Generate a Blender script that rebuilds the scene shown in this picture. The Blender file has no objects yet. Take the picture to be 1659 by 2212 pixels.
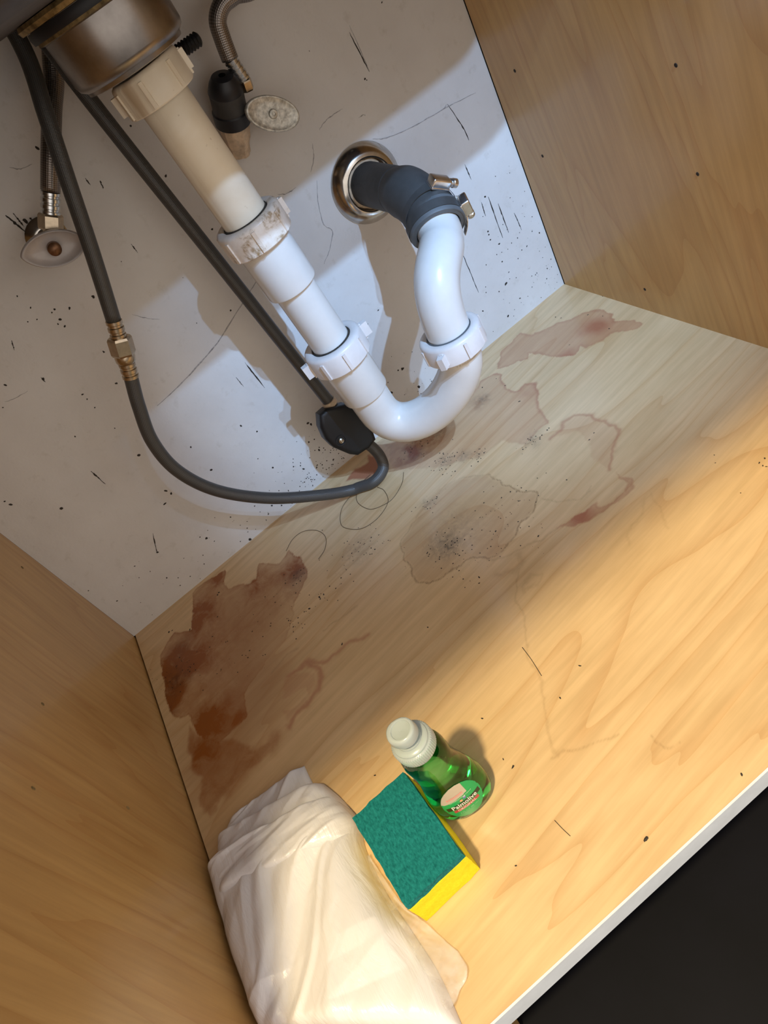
import bpy, bmesh, math, random
import numpy as np
from mathutils import Vector, Matrix

# ------------------------------------------------------------------ camera, world, lights
PW, PH = 1659.0, 2212.0
F = 1559.451
CAM = np.array([0.24888, -0.72637, 0.5])
RM = np.array([[0.76631788, -0.45617314, -0.45239691],
               [-0.6369883, -0.44776112, -0.6274997],
               [0.08368277, 0.76903578, -0.63370432]])
W, D = 0.6829, 0.5584          # cabinet interior width and depth (m)
scene = bpy.context.scene
C = scene.collection
cd = bpy.data.cameras.new('camera')
cam = bpy.data.objects.new('camera', cd)
C.objects.link(cam)
cd.sensor_fit = 'VERTICAL'
cd.sensor_height = 36.0
cd.sensor_width = 27.0
cd.lens = 36.0 * F / PH
cd.clip_start = 0.01
cam.matrix_world = Matrix((
    (RM[0, 0], -RM[1, 0], -RM[2, 0], CAM[0]),
    (RM[0, 1], -RM[1, 1], -RM[2, 1], CAM[1]),
    (RM[0, 2], -RM[1, 2], -RM[2, 2], CAM[2]),
    (0, 0, 0, 1)))
scene.camera = cam

vs = scene.view_settings
vs.view_transform = 'Standard'
vs.look = 'None'
vs.gamma = 1.0
vs.use_curve_mapping = False
vs.exposure = 0.0

world = bpy.data.worlds.new('world')
scene.world = world
world.use_nodes = True
bg = world.node_tree.nodes['Background']
bg.inputs['Color'].default_value = (1.0, 0.915, 0.83, 1)
bg.inputs['Strength'].default_value = 1.26


def lamp(name, kind, loc, target, energy, color, **kw):
    l = bpy.data.lights.new(name, kind)
    l.energy = energy
    l.color = color
    for k, v in kw.items():
        setattr(l, k, v)
    o = bpy.data.objects.new(name, l)
    C.objects.link(o)
    o.location = loc
    o.rotation_euler = (Vector(target) - Vector(loc)).to_track_quat('-Z', 'Y').to_euler()
    return o


# warm kitchen ceiling light in front of the counter, and a hand torch with two cool LEDs
lamp('ceiling_lamp', 'AREA', (-0.22, -1.15, 2.1), (0.25, -0.4, 0.0), 55, (1.0, 0.81, 0.46), shape='DISK', size=0.15)
for _z, _e in ((0.833, 23), (0.954, 50)):
    lamp('torch_led', 'SPOT', (0.62, -0.95, _z), (0.585, 0.0, 0.17), _e, (0.35, 0.605, 1.0),
         spot_size=math.radians(41), spot_blend=0.75, shadow_soft_size=0.006)


# ------------------------------------------------------------------ pixel helpers
def ray(x, y):
    return RM.T @ np.array([x - PW / 2, y - PH / 2, F])


def onY(x, y, Y=0.0):
    r = ray(x, y)
    p = CAM + r * ((Y - CAM[1]) / r[1])
    return Vector(p)


def onZ(x, y, Z=0.0):
    r = ray(x, y)
    p = CAM + r * ((Z - CAM[2]) / r[2])
    return Vector(p)


def onX(x, y, X):
    r = ray(x, y)
    return Vector(CAM + r * ((X - CAM[0]) / r[0]))


def atd(x, y, d):
    return Vector(CAM + ray(x, y) * (d / F))


# ------------------------------------------------------------------ object helpers
def link(name, me, mat=None, parent=None):
    o = bpy.data.objects.new(name, me)
    C.objects.link(o)
    if mat is not None:
        me.materials.append(mat)
    if parent is not None:
        o.parent = parent
    return o


def mesh(name, verts, faces, mat, parent=None, smooth=False, uvs=None):
    me = bpy.data.meshes.new(name)
    me.from_pydata([tuple(v) for v in verts], [], faces)
    if smooth:
        me.polygons.foreach_set('use_smooth', [True] * len(me.polygons))
    if uvs is not None:
        uv = me.uv_layers.new(name='UVMap')
        for lp in me.loops:
            uv.data[lp.index].uv = uvs[lp.vertex_index]
    me.update()
    return link(name, me, mat, parent)


def empty(name, loc=(0, 0, 0)):
    o = bpy.data.objects.new(name, None)
    o.empty_display_size = 0.02
    C.objects.link(o)
    o.location = loc
    return o


def tag(o, label, cat, group=None, kind=None):
    o['label'] = label
    o['category'] = cat
    if group:
        o['group'] = group
    if kind:
        o['kind'] = kind
    return o


def struct(o, label, cat):
    o['kind'] = 'structure'
    o['label'] = label
    o['category'] = cat
    return o


def adopt(parent, *objs):
    """world-space meshes become children of an empty that is not at the origin"""
    for o in objs:
        o.parent = parent
        o.matrix_parent_inverse = Matrix.Translation(-Vector(parent.location))


def thing(name, base, label, cat, parts, group=None):
    e = empty(name, base)
    tag(e, label, cat, group)
    adopt(e, *parts)
    return e


def box_bm(bm, lo, hi, mtx=None):
    vs_ = []
    for z in (lo[2], hi[2]):
        for x, y in ((lo[0], lo[1]), (hi[0], lo[1]), (hi[0], hi[1]), (lo[0], hi[1])):
            p = Vector((x, y, z))
            vs_.append(bm.verts.new(mtx @ p if mtx else p))
    for f in ((0, 3, 2, 1), (4, 5, 6, 7), (0, 1, 5, 4), (1, 2, 6, 5), (2, 3, 7, 6), (3, 0, 4, 7)):
        bm.faces.new([vs_[i] for i in f])


def box(name, lo, hi, mat, parent=None, bevel=0.0, mtx=None, segs=2):
    bm = bmesh.new()
    box_bm(bm, lo, hi, mtx)
    if bevel:
        bmesh.ops.bevel(bm, geom=list(bm.edges), offset=bevel, segments=segs, affect='EDGES', profile=0.6)
    me = bpy.data.meshes.new(name)
    bm.to_mesh(me)
    bm.free()
    if bevel:
        me.polygons.foreach_set('use_smooth', [True] * len(me.polygons))
    return link(name, me, mat, parent)


def frame(axis, up=None):
    a = Vector(axis).normalized()
    u = Vector(up) if up else (Vector((1, 0, 0)) if abs(a.x) < 0.9 else Vector((0, 1, 0)))
    u = (u - a * u.dot(a)).normalized()
    v = a.cross(u)
    return a, u, v


def catmull(pts, n=8):
    P = [Vector(p) for p in pts]
    P = [P[0] * 2 - P[1]] + P + [P[-1] * 2 - P[-2]]
    out = []
    for i in range(1, len(P) - 2):
        p0, p1, p2, p3 = P[i - 1:i + 3]
        for k in range(n):
            t = k / n
            out.append(0.5 * ((2 * p1) + (p2 - p0) * t + (2 * p0 - 5 * p1 + 4 * p2 - p3) * t * t
                              + (3 * p1 - p0 - 3 * p2 + p3) * t ** 3))
    out.append(P[-2])
    return out


def sweep(name, path, rad, mat, parent=None, seg=24, caps=True, smooth=True, flat=None):
    """tube along a path of points; rad a number or one per point; flat=(a,b) squashes the section"""
    P = [Vector(p) for p in path]
    n = len(P)
    R_ = [rad] * n if isinstance(rad, (int, float)) else list(rad)
    tan = []
    for i in range(n):
        a = P[max(0, i - 1)]
        b = P[min(n - 1, i + 1)]
        tan.append((b - a).normalized())
    _, u, v = frame(tan[0])
    verts, uvs, faces = [], [], []
    L = 0.0
    for i in range(n):
        if i:
            L += (P[i] - P[i - 1]).length
            u = (u - tan[i] * u.dot(tan[i])).normalized()
            v = tan[i].cross(u)
        for k in range(seg):
            t = 2 * math.pi * k / seg
            fa, fb = flat if flat else (1, 1)
            verts.append(P[i] + u * (R_[i] * fa * math.cos(t)) + v * (R_[i] * fb * math.sin(t)))
            uvs.append((k / seg, L))
    for i in range(n - 1):
        for k in range(seg):
            a = i * seg + k
            b = i * seg + (k + 1) % seg
            faces.append((a, b, b + seg, a + seg))
    if caps:
        faces.append(tuple(range(seg - 1, -1, -1)))
        faces.append(tuple(range((n - 1) * seg, n * seg)))
    o = mesh(name, verts, faces, mat, parent, smooth, uvs)
    if caps:
        o.data.polygons[-1].use_smooth = False
        o.data.polygons[-2].use_smooth = False
    return o


def lathe_data(prof, base, axis, seg=40, up=None, rmod=None):
    a, u, v = frame(axis, up)
    base = Vector(base)
    verts, faces = [], []
    n = len(prof)
    for (r, h) in prof:
        for k in range(seg):
            t = 2 * math.pi * k / seg
            rr = r * (rmod(t, h, r) if rmod else 1)
            verts.append(base + a * h + u * (rr * math.cos(t)) + v * (rr * math.sin(t)))
    for i in range(n - 1):
        for k in range(seg):
            p = i * seg + k
            q = i * seg + (k + 1) % seg
            faces.append((p, q, q + seg, p + seg))
    return verts, faces


def lathe(name, prof, base, axis, mat, parent=None, seg=40, up=None, rmod=None, smooth=True, cap0=False, cap1=False, angle=40):
    verts, faces = lathe_data(prof, base, axis, seg, up, rmod)
    n = len(prof)
    if cap0:
        faces.append(tuple(range(seg - 1, -1, -1)))
    if cap1:
        faces.append(tuple(range((n - 1) * seg, n * seg)))
    o = mesh(name, verts, faces, mat, parent, smooth)
    if smooth:
        sharp(o, angle)
    return o


def sharp(o, angle=40):
    bm = bmesh.new()
    bm.from_mesh(o.data)
    lim = math.radians(angle)
    for e in bm.edges:
        if len(e.link_faces) == 2 and e.calc_face_angle(0) > lim:
            e.smooth = False
    bm.to_mesh(o.data)
    bm.free()


# ------------------------------------------------------------------ numpy value noise
_T = {}


def vnoise(x, y, seed=0):
    T = _T.get(seed)
    if T is None:
        T = _T[seed] = np.random.RandomState(seed).rand(256, 256)
    xi = np.floor(x).astype(int)
    yi = np.floor(y).astype(int)
    fx, fy = x - xi, y - yi
    fx = fx * fx * (3 - 2 * fx)
    fy = fy * fy * (3 - 2 * fy)
    a = T[xi % 256, yi % 256]
    b = T[(xi + 1) % 256, yi % 256]
    c_ = T[xi % 256, (yi + 1) % 256]
    d = T[(xi + 1) % 256, (yi + 1) % 256]
    return (a * (1 - fx) + b * fx) * (1 - fy) + (c_ * (1 - fx) + d * fx) * fy


def fbm(x, y, seed=0, octs=4):
    s = 0
    a = 0.5
    for i in range(octs):
        s = s + a * (vnoise(x * 2 ** i, y * 2 ** i, seed + i) - 0.5)
        a *= 0.55
    return s


# ------------------------------------------------------------------ materials
class NT:
    def __init__(self, name):
        self.m = bpy.data.materials.new(name)
        self.m.use_nodes = True
        self.t = self.m.node_tree
        self.p = self.t.nodes['Principled BSDF']
        self.out = self.t.nodes['Material Output']

    def n(self, typ, **kw):
        nd = self.t.nodes.new(typ)
        for k, v in kw.items():
            if k in ('inp',):
                for kk, vv in v.items():
                    nd.inputs[kk].default_value = vv
            else:
                setattr(nd, k, v)
        return nd

    def l(self, a, b):
        self.t.links.new(a, b)

    def set(self, **kw):
        for k, v in kw.items():
            self.p.inputs[k.replace('_', ' ')].default_value = v
        return self

    def coord(self, scale=(1, 1, 1), rot=(0, 0, 0), which='Object'):
        tc = self.n('ShaderNodeTexCoord')
        mp = self.n('ShaderNodeMapping')
        mp.inputs['Scale'].default_value = scale
        mp.inputs['Rotation'].default_value = rot
        self.l(tc.outputs[which], mp.inputs['Vector'])
        return mp.outputs['Vector']

    def noise(self, vec, scale, detail=4, rough=0.55, dist=0.0):
        nd = self.n('ShaderNodeTexNoise')
        nd.inputs['Scale'].default_value = scale
        nd.inputs['Detail'].default_value = detail
        nd.inputs['Roughness'].default_value = rough
        nd.inputs['Distortion'].default_value = dist
        if vec is not None:
            self.l(vec, nd.inputs['Vector'])
        return nd.outputs['Fac']

    def ramp(self, fac, stops):
        r = self.n('ShaderNodeValToRGB')
        e = r.color_ramp.elements
        while len(e) < len(stops):
            e.new(0.5)
        for el, (pos, col) in zip(e, stops):
            el.position = pos
            el.color = (*col, 1) if len(col) == 3 else col
        self.l(fac, r.inputs['Fac'])
        return r.outputs['Color']

    def mix(self, fac, a, b, blend='MIX'):
        m = self.n('ShaderNodeMix', data_type='RGBA', blend_type=blend)
        for s, v in ((0, fac), (6, a), (7, b)):
            if hasattr(v, 'links') or hasattr(v, 'is_linked'):
                self.l(v, m.inputs[s])
            elif isinstance(v, (int, float)):
                m.inputs[s].default_value = v
            else:
                m.inputs[s].default_value = (*v, 1)
        return m.outputs[2]

    def math(self, op, a, b=None, c=None, clamp=False):
        m = self.n('ShaderNodeMath', operation=op, use_clamp=clamp)
        for i, v in enumerate((a, b, c)):
            if v is None:
                continue
            if isinstance(v, (int, float)):
                m.inputs[i].default_value = v
            else:
                self.l(v, m.inputs[i])
        return m.outputs[0]

    def attr(self, name):
        a = self.n('ShaderNodeAttribute', attribute_name=name)
        return a.outputs['Fac']

    def base(self, col):
        self.l(col, self.p.inputs['Base Color'])

    def bump(self, h, strength=0.2, dist=0.001):
        b = self.n('ShaderNodeBump')
        b.inputs['Strength'].default_value = strength
        b.inputs['Distance'].default_value = dist
        self.l(h, b.inputs['Height'])
        self.l(b.outputs['Normal'], self.p.inputs['Normal'])


def simple(name, col, rough=0.5, metal=0.0, var=0.08, scale=60, bump=0.0, bscale=None, coat=0.0, spec=0.5):
    t = NT(name)
    v = t.coord()
    f = t.noise(v, scale, 5, 0.6)
    dark = tuple(c * (1 - var * 2) for c in col)
    light = tuple(min(1, c * (1 + var)) for c in col)
    t.base(t.ramp(f, [(0.3, dark), (0.7, light)]))
    t.set(Roughness=rough, Metallic=metal)
    t.p.inputs['Specular IOR Level'].default_value = spec
    if coat:
        t.p.inputs['Coat Weight'].default_value = coat
        t.p.inputs['Coat Roughness'].default_value = 0.15
    if bump:
        t.bump(t.noise(v, bscale or scale * 3, 4), bump, 0.0005)
    return t.m


def maple(name, grain='x', tone=(1, 1, 1), stains=False):
    t = NT(name)
    # rotate so grain runs along local x of the texture
    tc = t.n('ShaderNodeTexCoord')
    sep = t.n('ShaderNodeSeparateXYZ')
    t.l(tc.outputs['Object'], sep.inputs[0])
    cmb = t.n('ShaderNodeCombineXYZ')
    order = {'x': (0, 1, 2), 'z': (2, 1, 0), 'y': (1, 2, 0), 'zy': (2, 1, 0)}[grain]
    for i, s in enumerate(order):
        t.l(sep.outputs[s], cmb.inputs[i])
    mp = t.n('ShaderNodeMapping')
    mp.inputs['Rotation'].default_value = (0, 0, math.radians(-7))
    t.l(cmb.outputs[0], mp.inputs['Vector'])
    v = mp.outputs['Vector']

    def scaled(s):
        m2 = t.n('ShaderNodeMapping')
        m2.inputs['Scale'].default_value = s
        t.l(v, m2.inputs['Vector'])
        return m2.outputs['Vector']
    # broad figure: contour lines of a stretched noise
    big = t.noise(scaled((0.8, 4.6, 4.6)), 1.6, 2.5, 0.5, 0.5)
    cont = t.math('FRACT', t.math('MULTIPLY', big, 13.0))
    line = t.ramp(cont, [(0.0, (1, 1, 1)), (0.10, (0.55,) * 3), (0.35, (0.12,) * 3), (0.8, (0.0,) * 3), (1.0, (0.25,) * 3)])
    fine = t.noise(scaled((10, 160, 160)), 1.0, 5, 0.6)
    blot = t.noise(scaled((5, 9, 9)), 1.5, 4, 0.6)
    base = t.ramp(blot, [(0.3, (0.66 * tone[0], 0.475 * tone[1], 0.265 * tone[2])), (0.7, (0.76 * tone[0], 0.565 * tone[1], 0.34 * tone[2]))])
    base = t.mix(t.math('MULTIPLY', line, 0.44), base, (0.52 * tone[0], 0.29 * tone[1], 0.12 * tone[2]))
    fl = t.ramp(fine, [(0.35, (0.82, 0.80, 0.76)), (0.65, (1.06, 1.06, 1.06))])
    base = t.mix(0.6, base, fl, 'MULTIPLY')
    rough = 0.34
    if stains:
        n1 = t.noise(t.coord(), 260, 4, 0.6)
        n2 = t.noise(t.coord(), 55, 6, 0.68, 0.6)
        stain_shade = t.attr('stain_shade')
        base = t.mix(t.math('MULTIPLY', stain_shade, 0.85), base, (0.33, 0.16, 0.065))
        pink = t.attr('pink')
        pm = t.math('MULTIPLY', pink, t.math('MULTIPLY_ADD', n2, 0.5, 0.95), clamp=True)
        base = t.mix(pm, base, (0.40, 0.155, 0.08))
        gr = t.attr('grime')
        gm = t.math('MULTIPLY', gr, t.math('MULTIPLY_ADD', t.noise(t.coord(), 130, 6, 0.7, 1.0), 3.2, -1.0, clamp=True), clamp=True)
        base = t.mix(gm, base, (0.12, 0.085, 0.05))
        br = t.attr('brown')
        bm_ = t.math('MULTIPLY', br, t.math('MULTIPLY_ADD', n2, 2.2, 0.0), clamp=True)
        base = t.mix(bm_, base, (0.28, 0.078, 0.007))
        dk = t.attr('dark')
        dm = t.math('MULTIPLY', dk, t.math('MULTIPLY_ADD', t.noise(t.coord(), 150, 3), 1.6, -0.1, clamp=True), clamp=True)
        base = t.mix(dm, base, (0.085, 0.020, 0.004))
        ln = t.attr('outline')
        base = t.mix(t.math('MULTIPLY', ln, t.math('MULTIPLY_ADD', n1, 1.2, 0.1), clamp=True), base, (0.20, 0.105, 0.035))
    t.base(base)
    t.set(Roughness=rough)
    t.p.inputs['Specular IOR Level'].default_value = 0.4
    t.p.inputs['Coat Weight'].default_value = 0.35
    t.p.inputs['Coat Roughness'].default_value = 0.12
    t.bump(fine, 0.06, 0.0004)
    return t.m


def plaster():
    t = NT('painted_plaster')
    v = t.coord()
    n = t.noise(v, 9, 5, 0.6)
    n2 = t.noise(v, 70, 6, 0.65)
    col = t.ramp(n, [(0.3, (0.60, 0.575, 0.55)), (0.7, (0.69, 0.67, 0.65))])
    # smudged patches
    sm = t.ramp(n2, [(0.28, (0.82, 0.80, 0.76)), (0.42, (1, 1, 1))])
    col = t.mix(0.6, col, sm, 'MULTIPLY')
    t.base(col)
    t.set(Roughness=0.42)
    t.bump(t.math('ADD', t.noise(v, 22, 4), t.math('MULTIPLY', t.noise(v, 420, 4), 0.10)), 0.35, 0.004)
    return t.m


def hose_mat(name, col, metal=0.25, fine=1.0, rough=0.42):
    t = NT(name)
    tc = t.n('ShaderNodeTexCoord')
    sep = t.n('ShaderNodeSeparateXYZ')
    t.l(tc.outputs['UV'], sep.inputs[0])
    u = t.math('MULTIPLY', sep.outputs[0], 2 * math.pi * 14)
    w = t.math('MULTIPLY', sep.outputs[1], 2 * math.pi * 520 * fine)
    a = t.math('SINE', t.math('ADD', u, w))
    b = t.math('SINE', t.math('SUBTRACT', u, w))
    h = t.math('MULTIPLY', a, b)
    cfac = t.math('MULTIPLY_ADD', h, 0.5, 0.5)
    t.base(t.ramp(cfac, [(0.2, tuple(c * 0.55 for c in col)), (0.8, tuple(c * 1.25 for c in col))]))
    t.set(Roughness=rough, Metallic=metal)
    t.bump(h, 0.25, 0.0004)
    return t.m


M = {}
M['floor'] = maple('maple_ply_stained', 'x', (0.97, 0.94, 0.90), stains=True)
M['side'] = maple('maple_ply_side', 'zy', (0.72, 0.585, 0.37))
M['plaster'] = plaster()
M['white_edge'] = simple('white_edge_band', (0.70, 0.75, 0.84), 0.45, var=0.04)  # white tinted blue: cool light on the strip put into the colour
M['dark_floor'] = simple('dark_floor_tile', (0.0035, 0.0035, 0.006), 0.6, var=0.2, scale=8)
M['dark_floor'].node_tree.nodes['Principled BSDF'].inputs['Specular IOR Level'].default_value = 0.12
M['gap'] = simple('dark_gap', (0.01, 0.008, 0.006), 0.9)
M['counter'] = simple('stone_counter', (0.35, 0.33, 0.31), 0.35, var=0.15, scale=80)
M['pvc'] = simple('white_pvc', (0.67, 0.655, 0.63), 0.24, var=0.03, scale=30, spec=0.5)
M['pvc_nut'] = simple('white_pvc_nut', (0.69, 0.65, 0.63), 0.34, var=0.04, scale=60)
M['steel'] = simple('brushed_steel', (0.36, 0.33, 0.31), 0.34, metal=1.0, var=0.15, scale=40)
M['sinksteel'] = simple('sink_underside', (0.09, 0.08, 0.08), 0.5, metal=0.6, var=0.15, scale=30)
M['chrome'] = simple('worn_chrome', (0.60, 0.57, 0.53), 0.17, metal=1.0, var=0.12, scale=70)
M['bright_steel'] = simple('zinc_steel', (0.74, 0.76, 0.78), 0.25, metal=1.0, var=0.1, scale=120)
M['nickel'] = simple('nickel_brass', (0.55, 0.45, 0.33), 0.3, metal=1.0, var=0.12, scale=150)
M['cast'] = simple('cast_zinc', (0.60, 0.59, 0.54), 0.45, metal=0.6, var=0.25, scale=260, bump=0.5, bscale=420)
M['brass'] = simple('corroded_brass', (0.38, 0.27, 0.12), 0.5, metal=0.6, var=0.35, scale=160)
M['rubber'] = simple('grey_rubber', (0.046, 0.045, 0.044), 0.6, var=0.12, scale=90, bump=0.15)
M['rubber_lip'] = simple('grey_rubber_lip', (0.10, 0.108, 0.115), 0.55, var=0.1)
M['black'] = simple('black_plastic', (0.004, 0.004, 0.0045), 0.5, var=0.1, bump=0.1, bscale=700)
M['black_rubber'] = simple('black_rubber', (0.012, 0.013, 0.018), 0.45, var=0.2)
M['hose'] = hose_mat('grey_braided_hose', (0.085, 0.083, 0.080), 0.3)
M['braid'] = hose_mat('steel_braided_hose', (0.27, 0.24, 0.22), 0.85, 0.6, 0.35)
M['grime_ring'] = simple('grime', (0.045, 0.035, 0.025), 0.8, var=0.4, scale=200)
M['speck'] = simple('dried_dirt', (0.03, 0.022, 0.016), 0.8, var=0.3, scale=200)
M['crack'] = simple('hairline_crack', (0.40, 0.385, 0.38), 0.8, var=0.25, scale=300)
M['hair'] = simple('brown_hair', (0.06, 0.03, 0.012), 0.5)
M['tan'] = simple('old_pipe_tape', (0.62, 0.47, 0.32), 0.6, var=0.2, scale=120)
M['screw'] = simple('rusty_screw', (0.20, 0.10, 0.05), 0.4, metal=0.7, var=0.2, scale=300)


def aged_pvc():
    t = NT('yellowed_pvc')
    v = t.coord()
    sep = t.n('ShaderNodeSeparateXYZ')
    t.l(v, sep.inputs[0])
    n = t.noise(v, 26, 5, 0.6, 0.5)
    col = t.ramp(n, [(0.3, (0.82, 0.73, 0.57)), (0.7, (0.90, 0.84, 0.71))])
    # drip streaks running down one side
    m2 = t.coord((95, 95, 6))
    s = t.noise(m2, 1.0, 4, 0.6)
    side = t.math('SUBTRACT', 0.352, sep.outputs[0])
    side = t.math('MULTIPLY', side, 70, clamp=True)
    sm = t.math('MULTIPLY', t.ramp(s, [(0.42, (0, 0, 0)), (0.62, (1, 1, 1))]), side)
    col = t.mix(t.math('MULTIPLY', sm, 0.7), col, (0.36, 0.21, 0.08))
    sp = t.ramp(t.noise(v, 190, 3, 0.5), [(0.70, (0, 0, 0)), (0.78, (1, 1, 1))])
    col = t.mix(t.math('MULTIPLY', sp, 0.6), col, (0.25, 0.15, 0.07))
    t.base(col)
    t.set(Roughness=0.34)
    return t.m


def dirty_nut():
    t = NT('dirty_nut')
    v = t.coord()
    n = t.noise(v, 60, 5, 0.7, 0.3)
    col = t.ramp(n, [(0.33, (0.30, 0.19, 0.09)), (0.45, (0.70, 0.60, 0.50)), (0.7, (0.80, 0.74, 0.68))])
    t.base(col)
    t.set(Roughness=0.38)
    return t.m


M['aged'] = aged_pvc()
M['dirty_nut'] = dirty_nut()


def plastic_bag():
    t = NT('white_bag_film')
    v = t.coord((1, 1, 1))
    t.set(Roughness=0.27)
    t.p.inputs['Base Color'].default_value = (0.73, 0.715, 0.75, 1)
    t.p.inputs['Subsurface Weight'].default_value = 0.15
    t.p.inputs['Subsurface Radius'].default_value = (0.012, 0.010, 0.009)
    t.p.inputs['Subsurface Scale'].default_value = 1.0
    t.p.inputs['Specular IOR Level'].default_value = 0.6
    wr = t.noise(t.coord((60, 14, 30), (0, 0, math.radians(12))), 1.2, 5, 0.55, 1.2)
    t.bump(wr, 0.40, 0.004)
    return t.m


def film():
    t = NT('clear_bag_film')
    v = t.coord()
    t.set(Roughness=0.22)
    t.p.inputs['Base Color'].default_value = (0.90, 0.88, 0.88, 1)
    tr = t.n('ShaderNodeBsdfTransparent')
    mx = t.n('ShaderNodeMixShader')
    f = t.ramp(t.noise(v, 60, 5, 0.6, 1.0), [(0.35, (0.14,) * 3), (0.7, (0.36,) * 3)])
    t.l(f, mx.inputs[0])
    t.l(tr.outputs[0], mx.inputs[1])
    t.l(t.p.outputs[0], mx.inputs[2])
    t.l(mx.outputs[0], t.out.inputs['Surface'])
    t.bump(t.noise(v, 90, 3, 0.5, 0.6), 0.3, 0.003)
    return t.m


M['bag'] = plastic_bag()
M['film'] = film()


def green_liquid():
    t = NT('green_soap_bottle')
    t.p.inputs['Base Color'].default_value = (0.93, 1.0, 0.96, 1)
    t.set(Roughness=0.03, IOR=1.40)
    t.p.inputs['Transmission Weight'].default_value = 1.0
    va = t.n('ShaderNodeVolumeAbsorption')
    va.inputs['Color'].default_value = (0.01, 0.80, 0.42, 1)
    va.inputs['Density'].default_value = 62
    t.l(va.outputs[0], t.out.inputs['Volume'])
    return t.m


def cap_plastic():
    t = NT('frosted_cap')
    t.p.inputs['Base Color'].default_value = (0.60, 0.67, 0.68, 1)
    t.set(Roughness=0.22)
    t.p.inputs['Transmission Weight'].default_value = 0.35
    t.p.inputs['Subsurface Weight'].default_value = 0.5
    t.p.inputs['Subsurface Radius'].default_value = (0.006, 0.006, 0.006)
    t.p.inputs['Subsurface Scale'].default_value = 1.0
    return t.m


def handle_plastic():
    t = NT('cloudy_handle')
    v = t.coord()
    c = t.ramp(t.noise(v, 90, 4), [(0.3, (0.56, 0.50, 0.47)), (0.7, (0.68, 0.62, 0.59))])
    t.base(c)
    t.set(Roughness=0.28)
    t.p.inputs['Transmission Weight'].default_value = 0.3
    return t.m


def fabric(name, c0, c1, sc, bump, stretch=(1, 1, 1)):
    t = NT(name)
    v = t.coord(stretch)
    n = t.noise(v, sc, 6, 0.7)
    t.base(t.ramp(n, [(0.32, c0), (0.68, c1)]))
    t.set(Roughness=0.85)
    t.p.inputs['Specular IOR Level'].default_value = 0.2
    t.bump(n, bump, 0.0015)
    return t.m


M['soap'] = green_liquid()
M['cap'] = cap_plastic()
M['handle'] = handle_plastic()
M['pad'] = fabric('green_scour_pad', (0.0, 0.10, 0.105), (0.015, 0.25, 0.25), 420, 0.6, (1.4, 0.6, 1))
M['foam'] = fabric('yellow_foam', (0.80, 0.64, 0.012), (0.90, 0.75, 0.03), 500, 0.25)
for nm, col in (('lab_green', (0.0, 0.36, 0.10)), ('lab_tan', (0.52, 0.45, 0.36)), ('lab_black', (0.015, 0.03, 0.015)),
                ('lab_red', (0.45, 0.06, 0.07)), ('lab_white', (0.85, 0.88, 0.80)), ('lab_pink', (0.80, 0.30, 0.28)),
                ('lab_pale', (0.25, 0.62, 0.33)), ('lab_blue', (0.12, 0.16, 0.42)), ('lab_orange', (0.85, 0.35, 0.2))):
    M[nm] = simple(nm, col, 0.3, var=0.03)

# ------------------------------------------------------------------ the cabinet shell
ZT = 0.70                      # underside of the countertop


def grid_mesh(name, x0, x1, y0, y1, res):
    nx = int(round((x1 - x0) / res)) + 1
    ny = int(round((y1 - y0) / res)) + 1
    xs = np.linspace(x0, x1, nx)
    ys = np.linspace(y0, y1, ny)
    X, Y = np.meshgrid(xs, ys)
    co = np.zeros((nx * ny, 3))
    co[:, 0] = X.ravel()
    co[:, 1] = Y.ravel()
    i = np.arange(nx * ny).reshape(ny, nx)
    q = np.stack([i[:-1, :-1], i[:-1, 1:], i[1:, 1:], i[1:, :-1]], -1).reshape(-1, 4)
    me = bpy.data.meshes.new(name)
    me.vertices.add(len(co))
    me.vertices.foreach_set('co', co.ravel())
    me.loops.add(q.size)
    me.loops.foreach_set('vertex_index', q.ravel())
    me.polygons.add(len(q))
    me.polygons.foreach_set('loop_start', np.arange(0, q.size, 4))
    me.polygons.foreach_set('loop_total', np.full(len(q), 4))
    me.update()
    return me, co


# ---- floor with its water stains and shade painted in at the left (fields over the panel, in metres)
fm, fco = grid_mesh('floor', 0.0018, W, -D, 0.0, 0.00125)
PX, PY = fco[:, 0], fco[:, 1]
wx = PX + 0.012 * fbm(PX * 55, PY * 55, 11, 5)
wy = PY + 0.012 * fbm(PX * 55, PY * 55, 23, 5)


def fl(pts):
    return [tuple(onZ(x, y)[:2]) for x, y in pts]


def segdist(a, b, X, Y):
    ax, ay = a
    bx, by = b
    dx, dy = bx - ax, by - ay
    t = np.clip(((X - ax) * dx + (Y - ay) * dy) / (dx * dx + dy * dy + 1e-12), 0, 1)
    return np.hypot(X - ax - t * dx, Y - ay - t * dy)


def sdf(poly, X, Y):
    """positive inside"""
    n = len(poly)
    d = np.full(X.shape, 9.0)
    ins = np.zeros(X.shape, bool)
    for i in range(n):
        a, b = poly[i], poly[(i + 1) % n]
        d = np.minimum(d, segdist(a, b, X, Y))
        cond = (a[1] > Y) != (b[1] > Y)
        with np.errstate(divide='ignore', invalid='ignore'):
            xc = (b[0] - a[0]) * (Y - a[1]) / (b[1] - a[1]) + a[0]
        ins ^= cond & (X < xc)
    return np.where(ins, d, -d)


def pld(pts, X, Y):
    d = np.full(X.shape, 9.0)
    for a, b in zip(pts[:-1], pts[1:]):
        d = np.minimum(d, segdist(a, b, X, Y))
    return d


def sm(x, a, b):
    t = np.clip((x - a) / (b - a), 0, 1)
    return t * t * (3 - 2 * t)


def blob(px, py, r, X=wx, Y=wy):
    c = onZ(px, py)
    return np.exp(-((X - c.x) ** 2 + (Y - c.y) ** 2) / (r * r))


brown = np.zeros(len(fco))
pink = np.zeros(len(fco))
dark = np.zeros(len(fco))
outl = np.zeros(len(fco))
grime = np.zeros(len(fco))
stain_shade = np.zeros(len(fco))

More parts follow.
